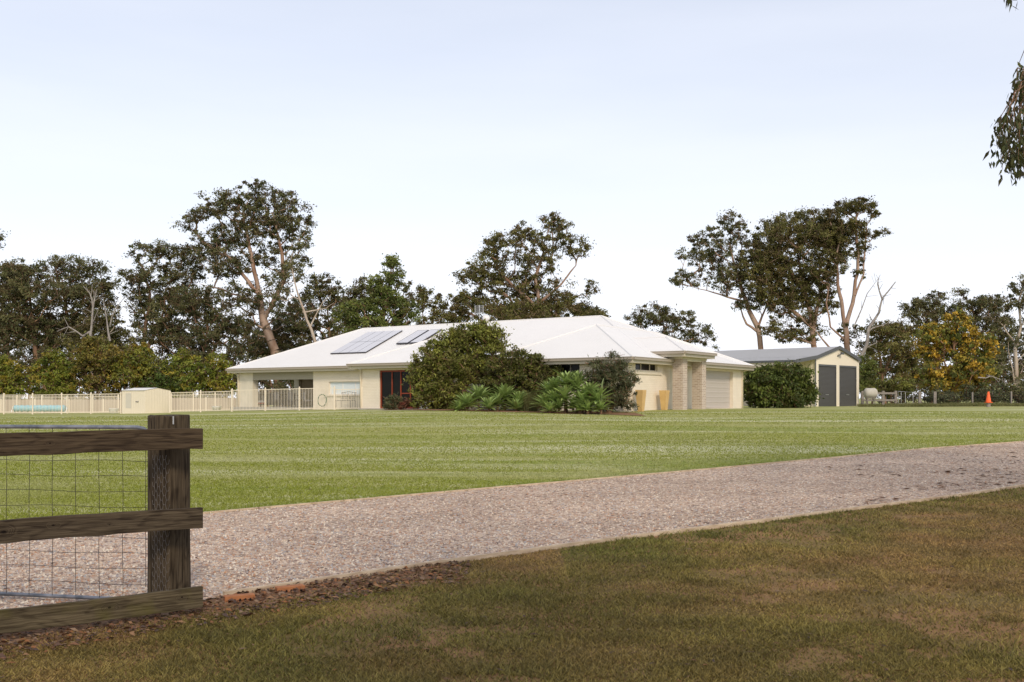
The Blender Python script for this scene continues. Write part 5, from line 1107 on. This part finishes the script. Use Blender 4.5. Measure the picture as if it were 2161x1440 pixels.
# drooping sprays with real leaves in view
r2 = np.random.default_rng(5); V = []; cc = []; segs = []; root = np.array(SH.location)
strands = []
for px, py, ln in ((2150, 135, 70), (2161, 150, 90), (2146, 165, 60), (2170, 140, 140), (2140, 225, 50), (2128, 235, 80), (2112, 245, 60), (2105, 260, 60), (2118, 265, 90), (2132, 250, 100), (2148, 235, 120), (2160, 240, 130), (2108, 290, 30), (2116, 330, 34), (2150, 300, 60), (2160, 310, 70), (2146, 345, 34), (2175, 200, 160), (2190, 220, 160), (2130, 300, 44), (2156, 190, 70), (2128, -30, 36), (2138, -26, 34), (2180, 130, 60), (2122, 240, 60), (2140, 270, 90), (2150, 260, 80), (2165, 270, 90), (2142, 180, 50), (2155, 165, 60)):
    D_ = 14 + r2.uniform(-.6, .6); p0 = np.array(P(px, py, D_)); p1 = np.array(P(px + r2.uniform(-8, 8), py + ln * .82, D_)); strands.append((p0, p1))
    hub = np.array((7.5, 14.0, 6.2)) if py > 60 else np.array((7.6, 14., 8.0)); 
    m_ = (hub * .35 + p0 * .65) + np.array([0, 0, .22]) + r2.normal(0, .05, 3); segs.append((hub, m_, .010, .006)); segs.append((m_, p0, .006, .004)); segs.append((p0, p1, .003, .002))
    nl = int(15 * ln / 60) + 10
    for k in range(nl):
        t = r2.random(); c0 = p0 * (1 - t) + p1 * t + r2.normal(0, .055, 3); dd = np.array([r2.normal(0, .55), r2.normal(0, .55), -1]); dd /= np.linalg.norm(dd); sd_ = np.cross(dd, r2.normal(0, 1, 3)); sd_ /= np.linalg.norm(sd_); ll = r2.uniform(.09, .17); wq = ll * .15
        V += [c0, c0 + dd * ll * .35 + sd_ * wq, c0 + dd * ll, c0 + dd * ll * .35 - sd_ * wq]; col = np.array(COLS['olive'][r2.integers(0, 4)]) * np.array((.9, 1.0, .7)) * r2.uniform(.6, 1.5); cc += [col] * 4
segs.append((np.array((9.4, 13.8, 7.2)), np.array((7.6, 14., 8.0)), .04, .018))
mesh_np('leaf_sprays', np.array(V) - root, np.arange(len(V)).reshape(-1, 4), M['leaf'], SH, col=np.array(cc)); V, F_ = tubes_np(segs, 6); mesh_np('hanging_twigs', V - root, F_, M['bark'], SH)
for x_, y_, lab in ((4.5, -6.5, 'large gum tree standing behind the viewer'), (12.5, -3.0, 'large gum tree behind the viewer on the right'), (-3.5, -11, 'large gum tree behind the viewer on the left'), (16, 3.5, 'large gum tree beside the viewer far right')):
    tree('shade_gum_tree', lab, 'tree', 0, [(.4, (x_, y_, 0), (x_ + .3, y_, 4), (x_ - .2, y_, 8), (x_, y_, 12))], [(x_, y_, 10, 5.5, 3.2), (x_ + 3, y_ + 1, 9, 3.5, 2.2), (x_ - 3, y_ + 1, 9.5, 3.8, 2.4), (x_, y_ + 2.5, 8.5, 4, 2)], 'gum', 'barkp', .13, leaves=36, L_=.6, W_=.26, rs=.9, inframe=False, world=True, depth=1)
